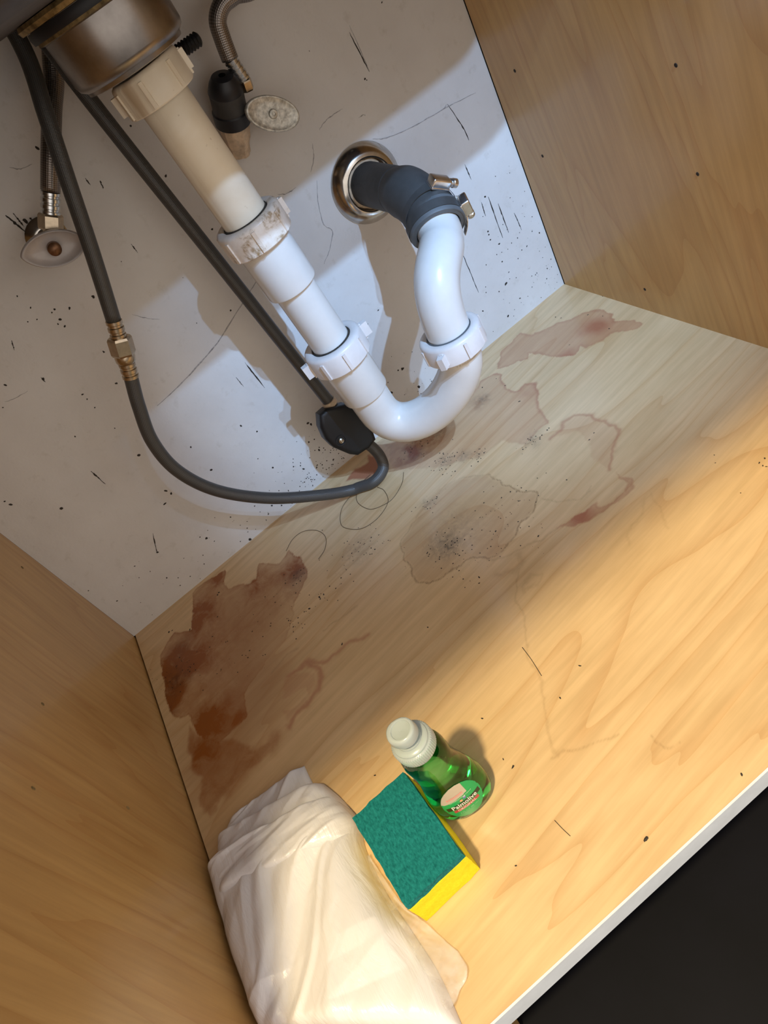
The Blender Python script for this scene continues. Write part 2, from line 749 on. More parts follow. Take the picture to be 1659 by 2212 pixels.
P1 = fl([(484, 1233), (487, 1262), (500, 1266), (530, 1263), (556, 1248), (560, 1216), (607, 1212), (626, 1187), (647, 1202),
         (664, 1238), (660, 1262), (640, 1290), (632, 1330), (620, 1380), (560, 1450), (528, 1500), (533, 1550), (515, 1568),
         (475, 1605), (440, 1600), (422, 1575), (407, 1545), (385, 1560), (372, 1550), (358, 1510), (350, 1475), (343, 1440),
         (345, 1415), (355, 1395), (375, 1370), (415, 1362), (420, 1320), (415, 1305), (418, 1280), (440, 1255)])
s1 = sdf(P1, wx, wy)
m1 = sm(s1, -0.0004, 0.0012)
inten = 0.30 + 0.75 * blob(375, 1440, 0.022) + 0.75 * blob(372, 1510, 0.016) + 0.55 * blob(430, 1330, 0.022) \
    + 0.75 * blob(455, 1560, 0.020) + 0.7 * blob(518, 1552, 0.008) + 0.55 * blob(630, 1235, 0.015) + 0.35 * blob(560, 1265, 0.018) \
    + 0.5 * blob(470, 1250, 0.012) + 0.3 * blob(430, 1420, 0.03)
edge1 = np.exp(-(s1 / 0.0016) ** 2)
rightfade = 1 - 0.8 * blob(590, 1400, 0.032) - 0.5 * blob(620, 1330, 0.014)
brown = np.maximum(brown, m1 * np.clip(1.25 * inten * rightfade + 0.35 * edge1 * rightfade, 0, 1))
dark = np.maximum(dark, m1 * np.clip(0.75 * blob(378, 1470, 0.020) + 0.7 * blob(640, 1248, 0.012) + 0.35 * blob(395, 1400, 0.016) + 0.5 * blob(365, 1535, 0.010), 0, 1))
P1b = fl([(405, 1560), (440, 1590), (490, 1590), (545, 1610), (600, 1600), (590, 1630), (530, 1665), (500, 1710), (455, 1760),
          (425, 1740), (432, 1690), (408, 1660), (400, 1610)])
s1b = sdf(P1b, wx, wy)
brown = np.maximum(brown, sm(s1b, -0.0008, 0.004) * (0.50 + 0.4 * blob(440, 1620, 0.016)))
stain_shade = np.maximum(stain_shade, 0.70 * np.clip(blob(470, 1640, 0.05) + blob(560, 1470, 0.05) + 0.8 * blob(520, 1350, 0.05), 0, 1))  # pale stain, strengthened to paint in the dimmer light at the left

# red brown stain by the right hand panel
P2 = fl([(1386, 699), (1367, 691), (1330, 697), (1330, 675), (1308, 668), (1284, 667), (1260, 675), (1230, 690), (1191, 704), (1152, 721),
         (1123, 719), (1108, 736), (1084, 760), (1069, 799), (1104, 790), (1138, 775), (1143, 763), (1182, 768), (1216, 772), (1240, 765),
         (1250, 748), (1269, 751), (1303, 736), (1318, 721), (1352, 719), (1381, 707)])
s2 = sdf(P2, wx, wy)
m2 = sm(s2, -0.0004, 0.0012)
e2 = np.exp(-((s2 - 0.001) / 0.0022) ** 2)
pink = np.maximum(pink, m2 * np.clip(0.36 + 0.55 * blob(1290, 705, 0.017) + 0.30 * blob(1225, 765, 0.008) + 0.18 * e2, 0, 0.85))
P2t = fl([(1325, 698), (1367, 691), (1386, 699), (1381, 707), (1352, 719), (1318, 721)])
pink = np.maximum(pink, sm(sdf(P2t, wx, wy), -0.0004, 0.001) * 0.42)

# mauve stain under and beside the trap
P3 = fl([(1060, 809), (1079, 809), (1094, 841), (1116, 846), (1133, 830), (1153, 828), (1165, 846), (1162, 873), (1172, 892),
         (1187, 916), (1162, 931), (1138, 965), (1084, 951), (1045, 985), (948, 1009), (850, 1014), (830, 960), (972, 912), (1035, 824)])
s3 = sdf(P3, wx, wy)
m3 = sm(s3, -0.0006, 0.002)
e3 = np.exp(-((s3 - 0.001) / 0.0025) ** 2)
rs = np.clip((wx - onZ(1000, 900).x) / 0.06, 0, 1)
pink = np.maximum(pink, m3 * (0.24 + 0.40 * e3 * rs + 0.22 * blob(1140, 850, 0.012)))
brown = np.maximum(brown, np.clip(0.95 * blob(885, 975, 0.018) + 0.5 * blob(940, 945, 0.014) + 0.3 * blob(1035, 870, 0.010), 0, 1)
                   * sm(fbm(PX * 90, PY * 90, 5, 4), -0.18, 0.12))
grime = np.maximum(grime, 0.8 * np.clip(blob(1038, 865, 0.010) + 0.9 * blob(950, 930, 0.013) + 0.7 * blob(900, 975, 0.016), 0, 1))

# red smear by the back edge, behind the looped hose
P3b = fl([(742, 1042), (760, 1020), (790, 1000), (790, 980), (815, 985), (830, 1010), (815, 1025), (790, 1035)])
pink = np.maximum(pink, sm(sdf(P3b, wx, wy), -0.001, 0.004) * 0.85)

# tan tide line and red tongue
L4 = fl([(1194, 946), (1208, 931), (1216, 911), (1240, 899), (1279, 894), (1291, 907), (1313, 911), (1335, 929), (1325, 960), (1323, 990), (1313, 1014)])
d4 = pld(L4, wx, wy)
pink = np.maximum(pink, 0.5 * np.exp(-(d4 / 0.0022) ** 2))
P4 = fl(list([(1194, 946), (1208, 931), (1216, 911), (1240, 899), (1279, 894), (1291, 907), (1313, 911), (1335, 929), (1325, 960), (1323, 990),
              (1313, 1014), (1290, 1010), (1270, 950), (1240, 935)]))
pink = np.maximum(pink, sm(sdf(P4, wx, wy), -0.0005, 0.002) * 0.16)
P4b = fl([(1316, 1019), (1338, 1029), (1362, 1033), (1366, 1058), (1352, 1077), (1318, 1097), (1279, 1121), (1240, 1136), (1191, 1143),
          (1240, 1116), (1274, 1092), (1288, 1080), (1300, 1092), (1325, 1085), (1345, 1065), (1348, 1045)])
s4b = sdf(P4b, wx, wy)
pink = np.maximum(pink, sm(s4b, -0.0006, 0.002) * np.clip(0.30 + 0.65 * blob(1255, 1112, 0.012) + 0.3 * np.exp(-(s4b / 0.002) ** 2), 0, 0.9))

# pale grey-green dried puddle with a thin outline
P5 = fl([(867, 1209), (865, 1165), (889, 1131), (948, 1053), (996, 1033), (1055, 1024), (1104, 1058), (1123, 1065), (1167, 1068),
         (1152, 1107), (1113, 1150), (1064, 1202), (1025, 1207), (928, 1258), (899, 1255), (896, 1228), (879, 1219)])
s5 = sdf(P5, wx, wy)
low = np.clip((onZ(950, 1060).y - PY) / 0.06, 0, 1)
outl = np.maximum(outl, np.exp(-(s5 / 0.0009) ** 2) * (0.25 + 0.65 * low))
stain_shade = np.maximum(stain_shade, sm(s5, -0.001, 0.004) * 0.34)
grime = np.maximum(grime, np.clip(0.75 * blob(958, 1182, 0.014) + 0.5 * blob(925, 1087, 0.008) + 0.30 * blob(990, 1140, 0.03)
                                  + 0.5 * blob(960, 996, 0.010) + 0.45 * blob(1000, 985, 0.009) + 0.4 * blob(1035, 980, 0.006) + 0.35 * blob(775, 1190, 0.022)
                                  + 0.5 * blob(1155, 950, 0.010), 0, 1))
# thin runs
for L, wdt, am in (([(1060, 1205), (1090, 1205), (1115, 1190), (1160, 1172), (1200, 1140)], 0.0012, 0.35),
                   ([(1116, 1208), (1120, 1230), (1110, 1260), (1120, 1300), (1128, 1340), (1133, 1390), (1160, 1450), (1195, 1610), (1210, 1628)], 0.0010, 0.28),
                   ([(1195, 1628), (1240, 1620), (1330, 1588)], 0.0009, 0.4),
                   ([(1415, 1590), (1432, 1608), (1465, 1598)], 0.0008, 0.35),
                   ([(1075, 1240), (1110, 1240), (1130, 1215), (1118, 1200)], 0.003, 0.28),
                   ([(1135, 1270), (1155, 1265), (1165, 1245), (1145, 1245), (1130, 1262), (1135, 1275)], 0.0016, 0.22),
                   ([(1352, 1180), (1365, 1140), (1405, 1072), (1420, 1085), (1445, 1140)], 0.0010, 0.18),
                   ([(1187, 1052), (1170, 1075), (1200, 1085), (1250, 1078), (1275, 1050)], 0.0009, 0.3),
                   ([(700, 1365), (730, 1340), (770, 1310)], 0.0008, 0.4), ([(590, 1450), (620, 1420), (650, 1395)], 0.0010, 0.35)):
    outl = np.maximum(outl, am * np.exp(-(pld(fl(L), wx, wy) / wdt) ** 2))
# ring left by a can, and its tail
R6 = fl([(795, 1370), (740, 1402), (720, 1417), (692, 1430), (665, 1432), (640, 1445), (622, 1460)])
pink = np.maximum(pink, 0.50 * np.exp(-(pld(R6, wx, wy) / 0.0026) ** 2))
R6b = fl([(665, 1432), (688, 1445), (693, 1462), (685, 1490), (668, 1515), (645, 1535), (626, 1566)])
pink = np.maximum(pink, 0.55 * np.exp(-(pld(R6b, wx, wy) / 0.0034) ** 2))
P6 = fl([(610, 1470), (640, 1448), (680, 1450), (685, 1480), (660, 1520), (620, 1560), (610, 1530)])
pink = np.maximum(pink, 0.22 * sm(sdf(P6, wx, wy), -0.001, 0.004))
P6c = fl([(608, 1535), (614, 1512), (662, 1482), (664, 1505), (630, 1528)])
clear = sm(sdf(P6c, wx, wy), -0.0005, 0.0008)
pink *= 1 - 0.85 * clear
R6d = fl([(600, 1590), (585, 1620), (555, 1628), (530, 1660), (495, 1710)])
brown = np.maximum(brown, 0.38 * np.exp(-(pld(R6d, wx, wy) / 0.007) ** 2))

for nm, arr in (('brown', brown), ('pink', pink), ('dark', dark), ('outline', outl), ('grime', grime), ('stain_shade', stain_shade)):
    at = fm.attributes.new(nm, 'FLOAT', 'POINT')
    at.data.foreach_set('value', np.clip(arr, 0, 1).astype(np.float32))
floor = link('floor', fm, M['floor'])
struct(floor, 'pale maple plywood cabinet floor with brown and pink water stains', 'floor')
sub = box('core', (0.0018, -D, -0.019), (W, 0, -0.0004), M['side'], floor)

wb, wco = grid_mesh('wall_back', 0, W, 0, ZT, 0.01)
wb.vertices.foreach_set('co', np.stack([wco[:, 0], np.zeros(len(wco)), wco[:, 1]], 1).ravel())
wb.update()
wall_back = link('wall_back', wb, M['plaster'])
struct(wall_back, 'white painted plaster wall at the back of the cabinet, speckled and cracked', 'wall')
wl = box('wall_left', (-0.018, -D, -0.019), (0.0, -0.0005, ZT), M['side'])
struct(wl, 'left maple plywood side panel beside the white bag', 'wall')
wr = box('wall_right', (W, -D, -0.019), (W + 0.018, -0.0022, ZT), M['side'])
struct(wr, 'right maple plywood side panel with small shelf-pin holes', 'wall')
backing = box('wall_outer', (-0.018, 0.0015, -0.12), (W + 0.018, 0.03, ZT), M['gap'])
struct(backing, 'dark structural wall behind the plaster', 'wall')

# front edge bands
tr = box('trim_1', (-0.018, -D - 0.0016, -0.0192), (W + 0.018, -D - 0.0001, 0.0002), M['white_edge'])
struct(tr, 'white front edge strip of the cabinet floor', 'trim')
tk = box('trim_2', (-0.018, -D + 0.055, -0.115), (0.1250, -D + 0.075, -0.0195), M['white_edge'])
struct(tk, 'white toe kick board under the cabinet', 'trim')
tk2 = box('trim_3', (0.1251, -D + 0.02, -0.115), (0.1305, -D + 0.075, -0.0195), M['side'])
struct(tk2, 'raw wooden edge at the end of the toe kick', 'trim')
rf = mesh('floor_room', [(-1.5, -2.2, -0.115), (2.2, -2.2, -0.115), (2.2, 0.0, -0.115), (-1.5, 0.0, -0.115)], [(0, 1, 2, 3)], M['dark_floor'])
struct(rf, 'near black kitchen floor in front of the cabinet', 'floor')

# countertop with a cut-out, over everything
SX0, SX1, SY0, SY1 = 0.012, W - 0.004, -0.405, -0.060
bm = bmesh.new()
for lo, hi in (((-0.06, -0.62, ZT), (W + 0.06, SY0, ZT + 0.035)), ((-0.06, SY1, ZT), (W + 0.06, 0.0, ZT + 0.035)),
               ((-0.06, SY0, ZT), (SX0, SY1, ZT + 0.035)), ((SX1, SY0, ZT), (W + 0.06, SY1, ZT + 0.035))):
    box_bm(bm, lo, hi)
me = bpy.data.meshes.new('ceiling')
bm.to_mesh(me)
bm.free()
ceil = link('ceiling', me, M['counter'])
struct(ceil, 'stone countertop closing the cabinet above', 'countertop')

# screw / shelf pin holes in the right panel
for (x, y) in ((1112, 153), (1460, 141), (1507, 376), (1172, 337), (1393, 625)):
    p = onX(x, y, W)
    o = lathe('pin_hole', [(0.0001, 0.0001), (0.0012, 0.0001), (0.0014, 0.0004), (0.0018, 0.0001)], p, (-1, 0, 0), M['speck'], wr, seg=14)
for (x, y) in ((72, 1703), (276, 1745), (92, 1521), (48, 1226)):
    p = onX(x, y, 0.0)
    if p.y < -0.003:
        o = lathe('knot_hole', [(0.0001, 0.0001), (0.0010, 0.0001), (0.0014, 0.0004), (0.0018, 0.0001)], p, (1, 0, 0), M['brass'], wl, seg=12)


# ---- hairline cracks in the plaster (thin raised ridges)
def ribbon(name, pts, width, mat, parent, y=-0.00035, jit=0.0003, seed=1):
    rnd = random.Random(seed)
    P = catmull([onY(a, b, y) for a, b in pts], 6)
    verts, faces = [], []
    n = len(P)
    for i, p in enumerate(P):
        t = (P[min(n - 1, i + 1)] - P[max(0, i - 1)]).normalized()
        s = Vector((-t.z, 0, t.x))
        w_ = width * (0.35 + 0.9 * rnd.random()) * min(1, 0.25 + 3.0 * min(i, n - 1 - i) / n)
        j = s * (rnd.random() - 0.5) * 2 * jit
        verts += [p + j + s * w_ / 2, p + j - s * w_ / 2 + Vector((0, 0.0, 0)), p + j + Vector((0, 0.00034, 0)) + s * w_ / 2, p + j + Vector((0, 0.00034, 0)) - s * w_ / 2]
    for i in range(n - 1):
        a = i * 4
        b = a + 4
        faces += [(a, a + 1, b + 1, b), (a + 2, b + 2, b + 3, a + 3), (a, b, b + 2, a + 2), (a + 1, a + 3, b + 3, b + 1)]
    return mesh(name, verts, faces, mat, parent)


CR = [([(340, 877), (400, 820), (470, 740), (530, 645), (560, 600)], 0.0016), ([(1028, 200), (960, 235), (890, 275), (835, 298), (805, 300)], 0.0013),
      ([(740, 235), (720, 248), (703, 262), (690, 280)], 0.0011), ([(675, 310), (678, 340), (672, 372)], 0.001), ([(640, 405), (620, 418), (600, 420)], 0.0012),
      ([(684, 390), (688, 440), (700, 485), (718, 500), (712, 540), (700, 570)], 0.0010), ([(755, 55), (775, 100), (798, 153)], 0.0010),
      ([(70, 355), (45, 365), (20, 362)], 0.0012), ([(775, 255), (785, 248), (790, 250)], 0.001), ([(60, 845), (30, 862), (10, 868)], 0.0008),
      ([(960, 235), (965, 225)], 0.0009), ([(345, 690), (320, 688), (285, 680)], 0.0008)]
for i, (pts, w_) in enumerate(CR):
    ribbon('crack', pts, w_ * 0.75, M['crack'], wall_back, seed=i)
# scratches
SCR = [([(967, 225), (1000, 275), (1013, 303)], 0.0011), ([(1004, 355), (1018, 388)], 0.0009), ([(1055, 425), (1086, 514)], 0.0011), ([(1076, 440), (1099, 502)], 0.0011),
       ([(1111, 460), (1127, 497)], 0.0009), ([(1040, 437), (1049, 467)], 0.001), ([(998, 545), (1034, 632)], 0.001), ([(529, 783), (572, 838)], 0.0013),
       ([(283, 527), (298, 546)], 0.001), ([(755, 70), (798, 155)], 0.0009), ([(330, 1152), (336, 1180), (340, 1196)], 0.0012), ([(510, 815), (526, 835)], 0.0007),
       ([(12, 465), (60, 505)], 0.0022), ([(28, 460), (52, 490)], 0.0014), ([(196, 1018), (210, 1030), (228, 1046)], 0.0016), ([(25, 735), (31, 757)], 0.001),
       ([(88, 815), (98, 826)], 0.001), ([(216, 390), (224, 408)], 0.0014), ([(184, 385), (196, 400)], 0.001)]
for i, (pts, w_) in enumerate(SCR):
    if len(pts) == 2:
        a, b = pts
        pts = [a, ((a[0] + b[0]) / 2, (a[1] + b[1]) / 2), b]
    ribbon('scratch', pts, w_, M['speck'], wall_back, jit=0.0002, seed=50 + i)


# ---- dried dirt specks: real little crumbs, uncountable -> one object each for wall and floor
class Crumbs:
    def __init__(self):
        self.v, self.f = [], []

    def add(self, p, n, r, el=1.0, ang=0.0, rnd=random):
        a, u, v = frame(n)
        u2 = u * math.cos(ang) + v * math.sin(ang)
        v2 = a.cross(u2)
        k = 7
        b = len(self.v)
        for i in range(k):
            t = 2 * math.pi * i / k
            rr = r * (0.7 + 0.6 * rnd.random())
            self.v.append(p + u2 * rr * el * math.cos(t) + v2 * rr * math.sin(t) + a * 0.0001)
        self.v.append(p + a * (0.0001 + r * 0.45))
        for i in range(k):
            self.f.append((b + i, b + (i + 1) % k, b + k))


rnd = random.Random(4)
cw = Crumbs()
WS = [(788, 170, 5), (792, 173, 3), (825, 5, 3), (668, 110, 2), (81, 320, 6), (282, 272, 5), (358, 380, 5), (200, 640, 6), (202, 642, 5), (458, 495, 5), (498, 671, 5),
      (425, 698, 3), (817, 670, 4), (1048, 425, 6), (1086, 485, 3), (1054, 500, 5), (1056, 507, 4), (1059, 518, 4), (1078, 527, 5), (1085, 565, 5), (1093, 613, 7),
      (1084, 545, 3), (1105, 525, 3), (1127, 540, 4), (1182, 580, 4), (1181, 602, 4), (1078, 630, 4), (1050, 572, 3), (1165, 503, 4), (1118, 514, 4), (1138, 532, 4),
      (1097, 683, 6), (1043, 672, 4), (1099, 588, 3), (1073, 550, 3), (1049, 620, 3), (1050, 632, 3), (520, 920, 5), (555, 932, 5), (412, 966, 6), (456, 1015, 6),
      (358, 1060, 7), (370, 1066, 6), (356, 1088, 6), (132, 1098, 7), (23, 1090, 6), (10, 1083, 4), (300, 983, 7), (94, 818, 5), (251, 828, 6), (224, 760, 5), (12, 832, 5),
      (6, 880, 3), (178, 852, 4), (188, 862, 4), (205, 880, 3), (162, 943, 4), (248, 925, 3), (432, 1160, 4), (446, 1163, 7), (340, 1193, 6), (291, 1223, 4),
      (498, 1117, 4), (534, 1141, 4), (397, 1206, 3), (360, 1248, 4), (411, 1245, 4), (191, 1276, 4), (253, 1298, 4), (550, 1093, 4), (587, 1092, 6), (608, 1092, 5),
      (580, 1110, 5), (540, 1165, 8), (665, 914, 7), (672, 917, 7), (667, 955, 6), (689, 972, 6), (720, 993, 5), (656, 1013, 6), (589, 1010, 6), (684, 1010, 5), (696, 1004, 4),
      (702, 972, 4), (649, 1000, 3), (623, 1060, 4), (860, 800, 5), (870, 797, 6), (905, 836, 8), (868, 796, 5), (816, 796, 4), (838, 826, 3), (845, 848, 7), (794, 700, 3),
      (890, 760, 3), (1190, 560, 4), (1140, 640, 3), (1115, 600, 3), (1170, 660, 3), (130, 690, 5), (118, 668, 5), (125, 700, 4), (140, 705, 4), (66, 665, 4), (150, 666, 5),
      (112, 675, 4), (80, 690, 3), (318, 255, 3), (330, 240, 3), (55, 478, 8), (62, 488, 9), (66, 472, 5), (72, 500, 6), (395, 600, 2), (235, 620, 2), (262, 565, 2), (37, 640, 3), (60, 695, 3)]
for x, y, s in WS:
    p = onY(x, y, 0)
    cw.add(p, (0, -1, 0), s * 0.00019, 1 + rnd.random() * 0.7, rnd.random() * 3, rnd)
for i in range(150):     # finer dust towards the floor and the right corner
    X = rnd.uniform(0.02, W - 0.005)
    Z = abs(rnd.gauss(0, 0.035)) + 0.002
    cw.add(Vector((X, 0, Z)), (0, -1, 0), rnd.uniform(0.0002, 0.0007), 1.2, rnd.random() * 3, rnd)
for i in range(40):
    cw.add(Vector((W - abs(rnd.gauss(0, 0.03)) - 0.004, 0, rnd.uniform(0.005, 0.18))), (0, -1, 0), rnd.uniform(0.0002, 0.0007), 1.2, rnd.random() * 3, rnd)
for i in range(90):
    X = rnd.gauss(0.30, 0.03)
    cw.add(Vector((X, 0, abs(rnd.gauss(0, 0.022)) + 0.002)), (0, -1, 0), rnd.uniform(0.0002, 0.0008), 1.2, rnd.random() * 3, rnd)
o = mesh('wall_dirt_specks', cw.v, cw.f, M['speck'])
tag(o, 'tiny dark dirt specks scattered over the white back wall', 'dirt', kind='stuff')

cf = Crumbs()
FS = [(1270, 680, 4), (1200, 685, 4), (1212, 687, 4), (1316, 710, 4), (1302, 683, 3), (1122, 867, 5), (1072, 818, 3), (1042, 837, 4), (1091, 833, 4), (1283, 935, 3), (1273, 950, 4),
      (1230, 745, 3), (1302, 640, 4), (1163, 1158, 5), (1035, 1247, 4), (924, 1355, 4), (739, 1391, 4), (668, 1315, 6), (459, 1375, 4), (1035, 1260, 4), (1543, 983, 3), (1600, 1065, 3),
      (1395, 1812, 7), (1396, 1811, 5), (1115, 1870, 4), (1108, 1657, 5), (1087, 1640, 3), (1252, 1438, 4), (1210, 1508, 4), (1042, 1552, 4), (1602, 1673, 4), (810, 1675, 4),
      (1545, 1000, 3), (1640, 1000, 4), (1648, 1006, 4), (1652, 990, 4), (1655, 1008, 3), (690, 1290, 5), (470, 1285, 7), (473, 1280, 6), (365, 1365, 6), (372, 1362, 5), (410, 1360, 5)]
for x, y, s in FS:
    cf.add(onZ(x, y), (0, 0, 1), s * 0.00016, 1.2 + rnd.random(), rnd.random() * 3, rnd)
for cx, cy, n, sd in ((958, 1182, 40, 0.016), (960, 996, 40, 0.010), (1000, 990, 20, 0.012), (1036, 983, 20, 0.006), (790, 1180, 60, 0.020), (925, 1087, 25, 0.008), (1040, 1180, 60, 0.03),
                      (1155, 950, 35, 0.008), (640, 1345, 25, 0.008), (700, 1285, 12, 0.006), (640, 1245, 25, 0.009), (385, 1460, 50, 0.018), (900, 970, 40, 0.015), (1080, 1090, 40, 0.03), (560, 1360, 60, 0.05)):
    c0 = onZ(cx, cy)
    for i in range(n):
        X = c0.x + rnd.gauss(0, sd)
        Y = c0.y + rnd.gauss(0, sd * 0.7)
        if 0.004 < X < W - 0.004 and -D < Y < -0.003:
            cf.add(Vector((X, Y, 0)), (0, 0, 1), rnd.uniform(0.0002, 0.00075), 1.2, rnd.random() * 3, rnd)
o = mesh('floor_dirt_specks', cf.v, cf.f, M['speck'])
tag(o, 'tiny dark crumbs and mould specks scattered over the stained wooden floor', 'dirt', kind='stuff')
SF = [([(1128, 1398), (1148, 1425), (1170, 1460)], 0.0008), ([(1198, 1772), (1215, 1790), (1232, 1806)], 0.0007)]
for pts, w_ in SF:
    sweep('floor_scratch', catmull([onZ(a, b, 0.00012) for a, b in pts], 4), w_ / 3, M['speck'], floor, seg=6)

# ---- curled hairs on the floor
HA = [('long curled brown hair on the floor under the looped hose', [(872, 1020), (868, 1045), (850, 1075), (830, 1090), (800, 1100), (775, 1088), (770, 1070), (780, 1045), (800, 1025)]),
      ('curled brown hair loop on the floor in front of the looped hose', [(765, 1062), (740, 1095), (735, 1125), (745, 1140), (780, 1142), (815, 1120), (838, 1085), (830, 1060), (815, 1052)]),
      ('thin hair arc on the floor above the brown stain', [(618, 1190), (632, 1165), (655, 1148), (685, 1146), (703, 1160), (702, 1185), (688, 1208)])]
for lab, pts in HA:
    o = sweep('hair', catmull([onZ(a, b, 0.0005) for a, b in pts], 8), 0.00026, M['hair'], seg=6)
    tag(o, lab, 'hair')

# ------------------------------------------------------------------ sink
BZ = 0.508
sec = []


def rrect(x0, x1, y0, y1, r, n=6):
    out = []
    for cx, cy, a0 in ((x1 - r, y1 - r, 0), (x0 + r, y1 - r, 90), (x0 + r, y0 + r, 180), (x1 - r, y0 + r, 270)):
        for k in range(n + 1):
            a = math.radians(a0 + 90 * k / n)
            out.append((cx + r * math.cos(a), cy + r * math.sin(a)))
    return out


verts, faces = [], []
rings = []
for ins, z in ((0.0, ZT + 0.034), (0.0, BZ + 0.030), (0.004, BZ + 0.014), (0.014, BZ + 0.004), (0.030, BZ), (0.031, BZ + 0.002), (0.016, BZ + 0.006), (0.006, BZ + 0.016), (0.002, BZ + 0.03), (0.002, ZT + 0.034)):
    rings.append([(x, y, z) for x, y in rrect(SX0 + ins, SX1 - ins, SY0 + ins, SY1 - ins * 0.35, 0.034 - ins * 0.3)])
N = len(rings[0])
for r in rings:
    verts += r
for i in range(len(rings) - 1):
    for k in range(N):
        a, b = i * N + k, i * N + (k + 1) % N
        faces.append((a, b, b + N, a + N) if i < 20 else None)
faces.append(tuple(4 * N + k for k in range(N)))
faces.append(tuple(5 * N + k for k in range(N)))
basin = mesh('basin', verts, faces, M['sinksteel'], smooth=True)
sharp(basin, 35)
SC = Vector((0.3580, -0.1145, 0))           # drain axis
strainer_cup = lathe('strainer_cup', [(0.0465, 0.494), (0.0465, 0.4925), (0.0442, 0.4915), (0.0442, 0.463), (0.0430, 0.4595), (0.0395, 0.457), (0.039, 0.4545), (0.0335, 0.4535), (0.020, 0.4535)],
                     (SC.x, SC.y, 0), (0, 0, 1), M['steel'], seg=64)
gasket = lathe('gasket', [(0.036, 0.5015), (0.0495, 0.5015), (0.0503, 0.4985), (0.0495, 0.4945), (0.036, 0.4945)], (SC.x, SC.y, 0), (0, 0, 1), M['black_rubber'], seg=56)
rr_ = random.Random(8)
mods = [0.985 + 0.03 * rr_.random() for _ in range(56)]
locknut = lathe('lock_ring', [(0.036, 0.5075), (0.0525, 0.5075), (0.0537, 0.505), (0.0525, 0.502), (0.036, 0.502)], (SC.x, SC.y, 0), (0, 0, 1), M['brass'], seg=56,
                rmod=lambda t, h, r: mods[int(t / (2 * math.pi) * 56) % 56])
ring2 = lathe('rust_bead', [(0.0435, 0.4945), (0.0476, 0.4945), (0.0480, 0.4925), (0.0435, 0.4920)], (SC.x, SC.y, 0), (0, 0, 1), M['brass'], seg=56,
              rmod=lambda t, h, r: mods[(7 + int(t / (2 * math.pi) * 56)) % 56])
# threaded stud that peeps out behind the strainer
a1 = onY(429, 83, -0.106)
a0 = Vector((0.384, -0.110, a1.z + 0.001))
ax = (a1 - a0)
L = ax.length
prof = [(0.0001, 0)]
nth = 9
for i in range(nth):
    h0 = L * i / nth
    prof += [(0.0042, h0 + 0.0002), (0.0054, h0 + L / nth * 0.5), (0.0042, h0 + L / nth * 0.98)]
prof += [(0.0001, L)]
stud = lathe('threaded_stud', prof, a0, ax, M['black'], seg=18, smooth=False)
sink = thing('sink', (SC.x, SC.y, 0.4535), 'dark steel sink bottom with a round stainless drain strainer, upper left', 'sink', [basin, strainer_cup, gasket, locknut, ring2])


# ------------------------------------------------------------------ drain pipes
def nut(name, base, axis, ri, ro, h, mat, ribs=8, wings=(0.0, math.pi), phase=0.0, up=(1, 0, 0), wlen=0.0075, wh=0.6):
    """slip nut: ring with a flat top flange, ribs and two grip wings; base = bottom centre"""
    a, u, v = frame(axis, up)
    base = Vector(base)
    prof = [(ri + 0.004, 0.0), (ro - 0.001, 0.0), (ro, 0.001), (ro, h - 0.003), (ro - 0.001, h - 0.0012), (ro - 0.003, h), (ri + 0.0012, h), (ri, h - 0.001), (ri, h - 0.006), (ri + 0.004, h - 0.006), (ri + 0.004, 0.0)]
    o = lathe(name, prof, base, axis, mat, seg=56, up=up)
    bm = bmesh.new()
    bm.from_mesh(o.data)

    def bar(t, r0, r1, w_, z0, z1, taper=1.0):
        d = u * math.cos(t) + v * math.sin(t)
        s = -u * math.sin(t) + v * math.cos(t)
        vs_ = []
        for r, ww in ((r0, w_), (r1, w_ * taper)):
            for z in (z0, z1):
                for sg in (-1, 1):
                    vs_.append(bm.verts.new(base + d * r + s * (sg * ww / 2) + a * z))
        for f in ((0, 2, 3, 1), (4, 5, 7, 6), (0, 1, 5, 4), (2, 6, 7, 3), (0, 4, 6, 2), (1, 3, 7, 5)):
            bm.faces.new([vs_[i] for i in f])
    for k in range(ribs):
        t = phase + 2 * math.pi * k / ribs
        bar(t, ro - 0.002, ro + 0.0014, 0.0030, 0.0015, h - 0.004)
    for wg in wings:
        bar(phase + wg, ro - 0.003, ro + wlen, 0.0075, h * (1 - wh) * 0.5, h - 0.005, 0.75)
    bm.to_mesh(o.data)
    bm.free()
    return o


TA = Vector((0.3605, -0.1140, 0.4535))       # tailpiece axis, top
TB = Vector((0.3690, -0.1120, 0.195))


def tail(z):
    t = (TA.z - z) / (TA.z - TB.z)
    return TA.lerp(TB, t) if True else None


tax = (TA - TB).normalized()
up_piece = sweep('tailpiece', [tail(z) for z in (0.449, 0.40, 0.36, 0.334, 0.316)], 0.0198, M['aged'], seg=48)
nut_a = nut('slip_nut', tail(0.4285), tax, 0.0200, 0.0280, 0.0235, M['aged'], wings=(0.0, math.pi), phase=-0.2, ribs=7, wlen=0.0035)
nut_b = nut('slip_nut', tail(0.3055), tax, 0.0212, 0.0300, 0.0235, M['dirty_nut'], wings=(0.0,), phase=-0.02, ribs=7, wlen=0.004)
gr_b = lathe('grime_ring', [(0.0199, 0.0), (0.0209, 0.0), (0.0209, 0.0048), (0.0199, 0.0052)], tail(0.3242), tax, M['grime_ring'], seg=40)
ext = lathe('extension_tube', [(0.0001, 0), (0.0190, 0), (0.0190, 0.077), (0.0196, 0.078), (0.0234, 0.0795), (0.0238, 0.081), (0.0238, 0.130)], tail(0.180), tax, M['pvc'], seg=56, angle=25)
nut_c = nut('slip_nut', tail(0.1725), tax, 0.0208, 0.0300, 0.023, M['pvc_nut'], wings=(0.0, math.pi), phase=-0.10, ribs=8, wlen=0.0075)
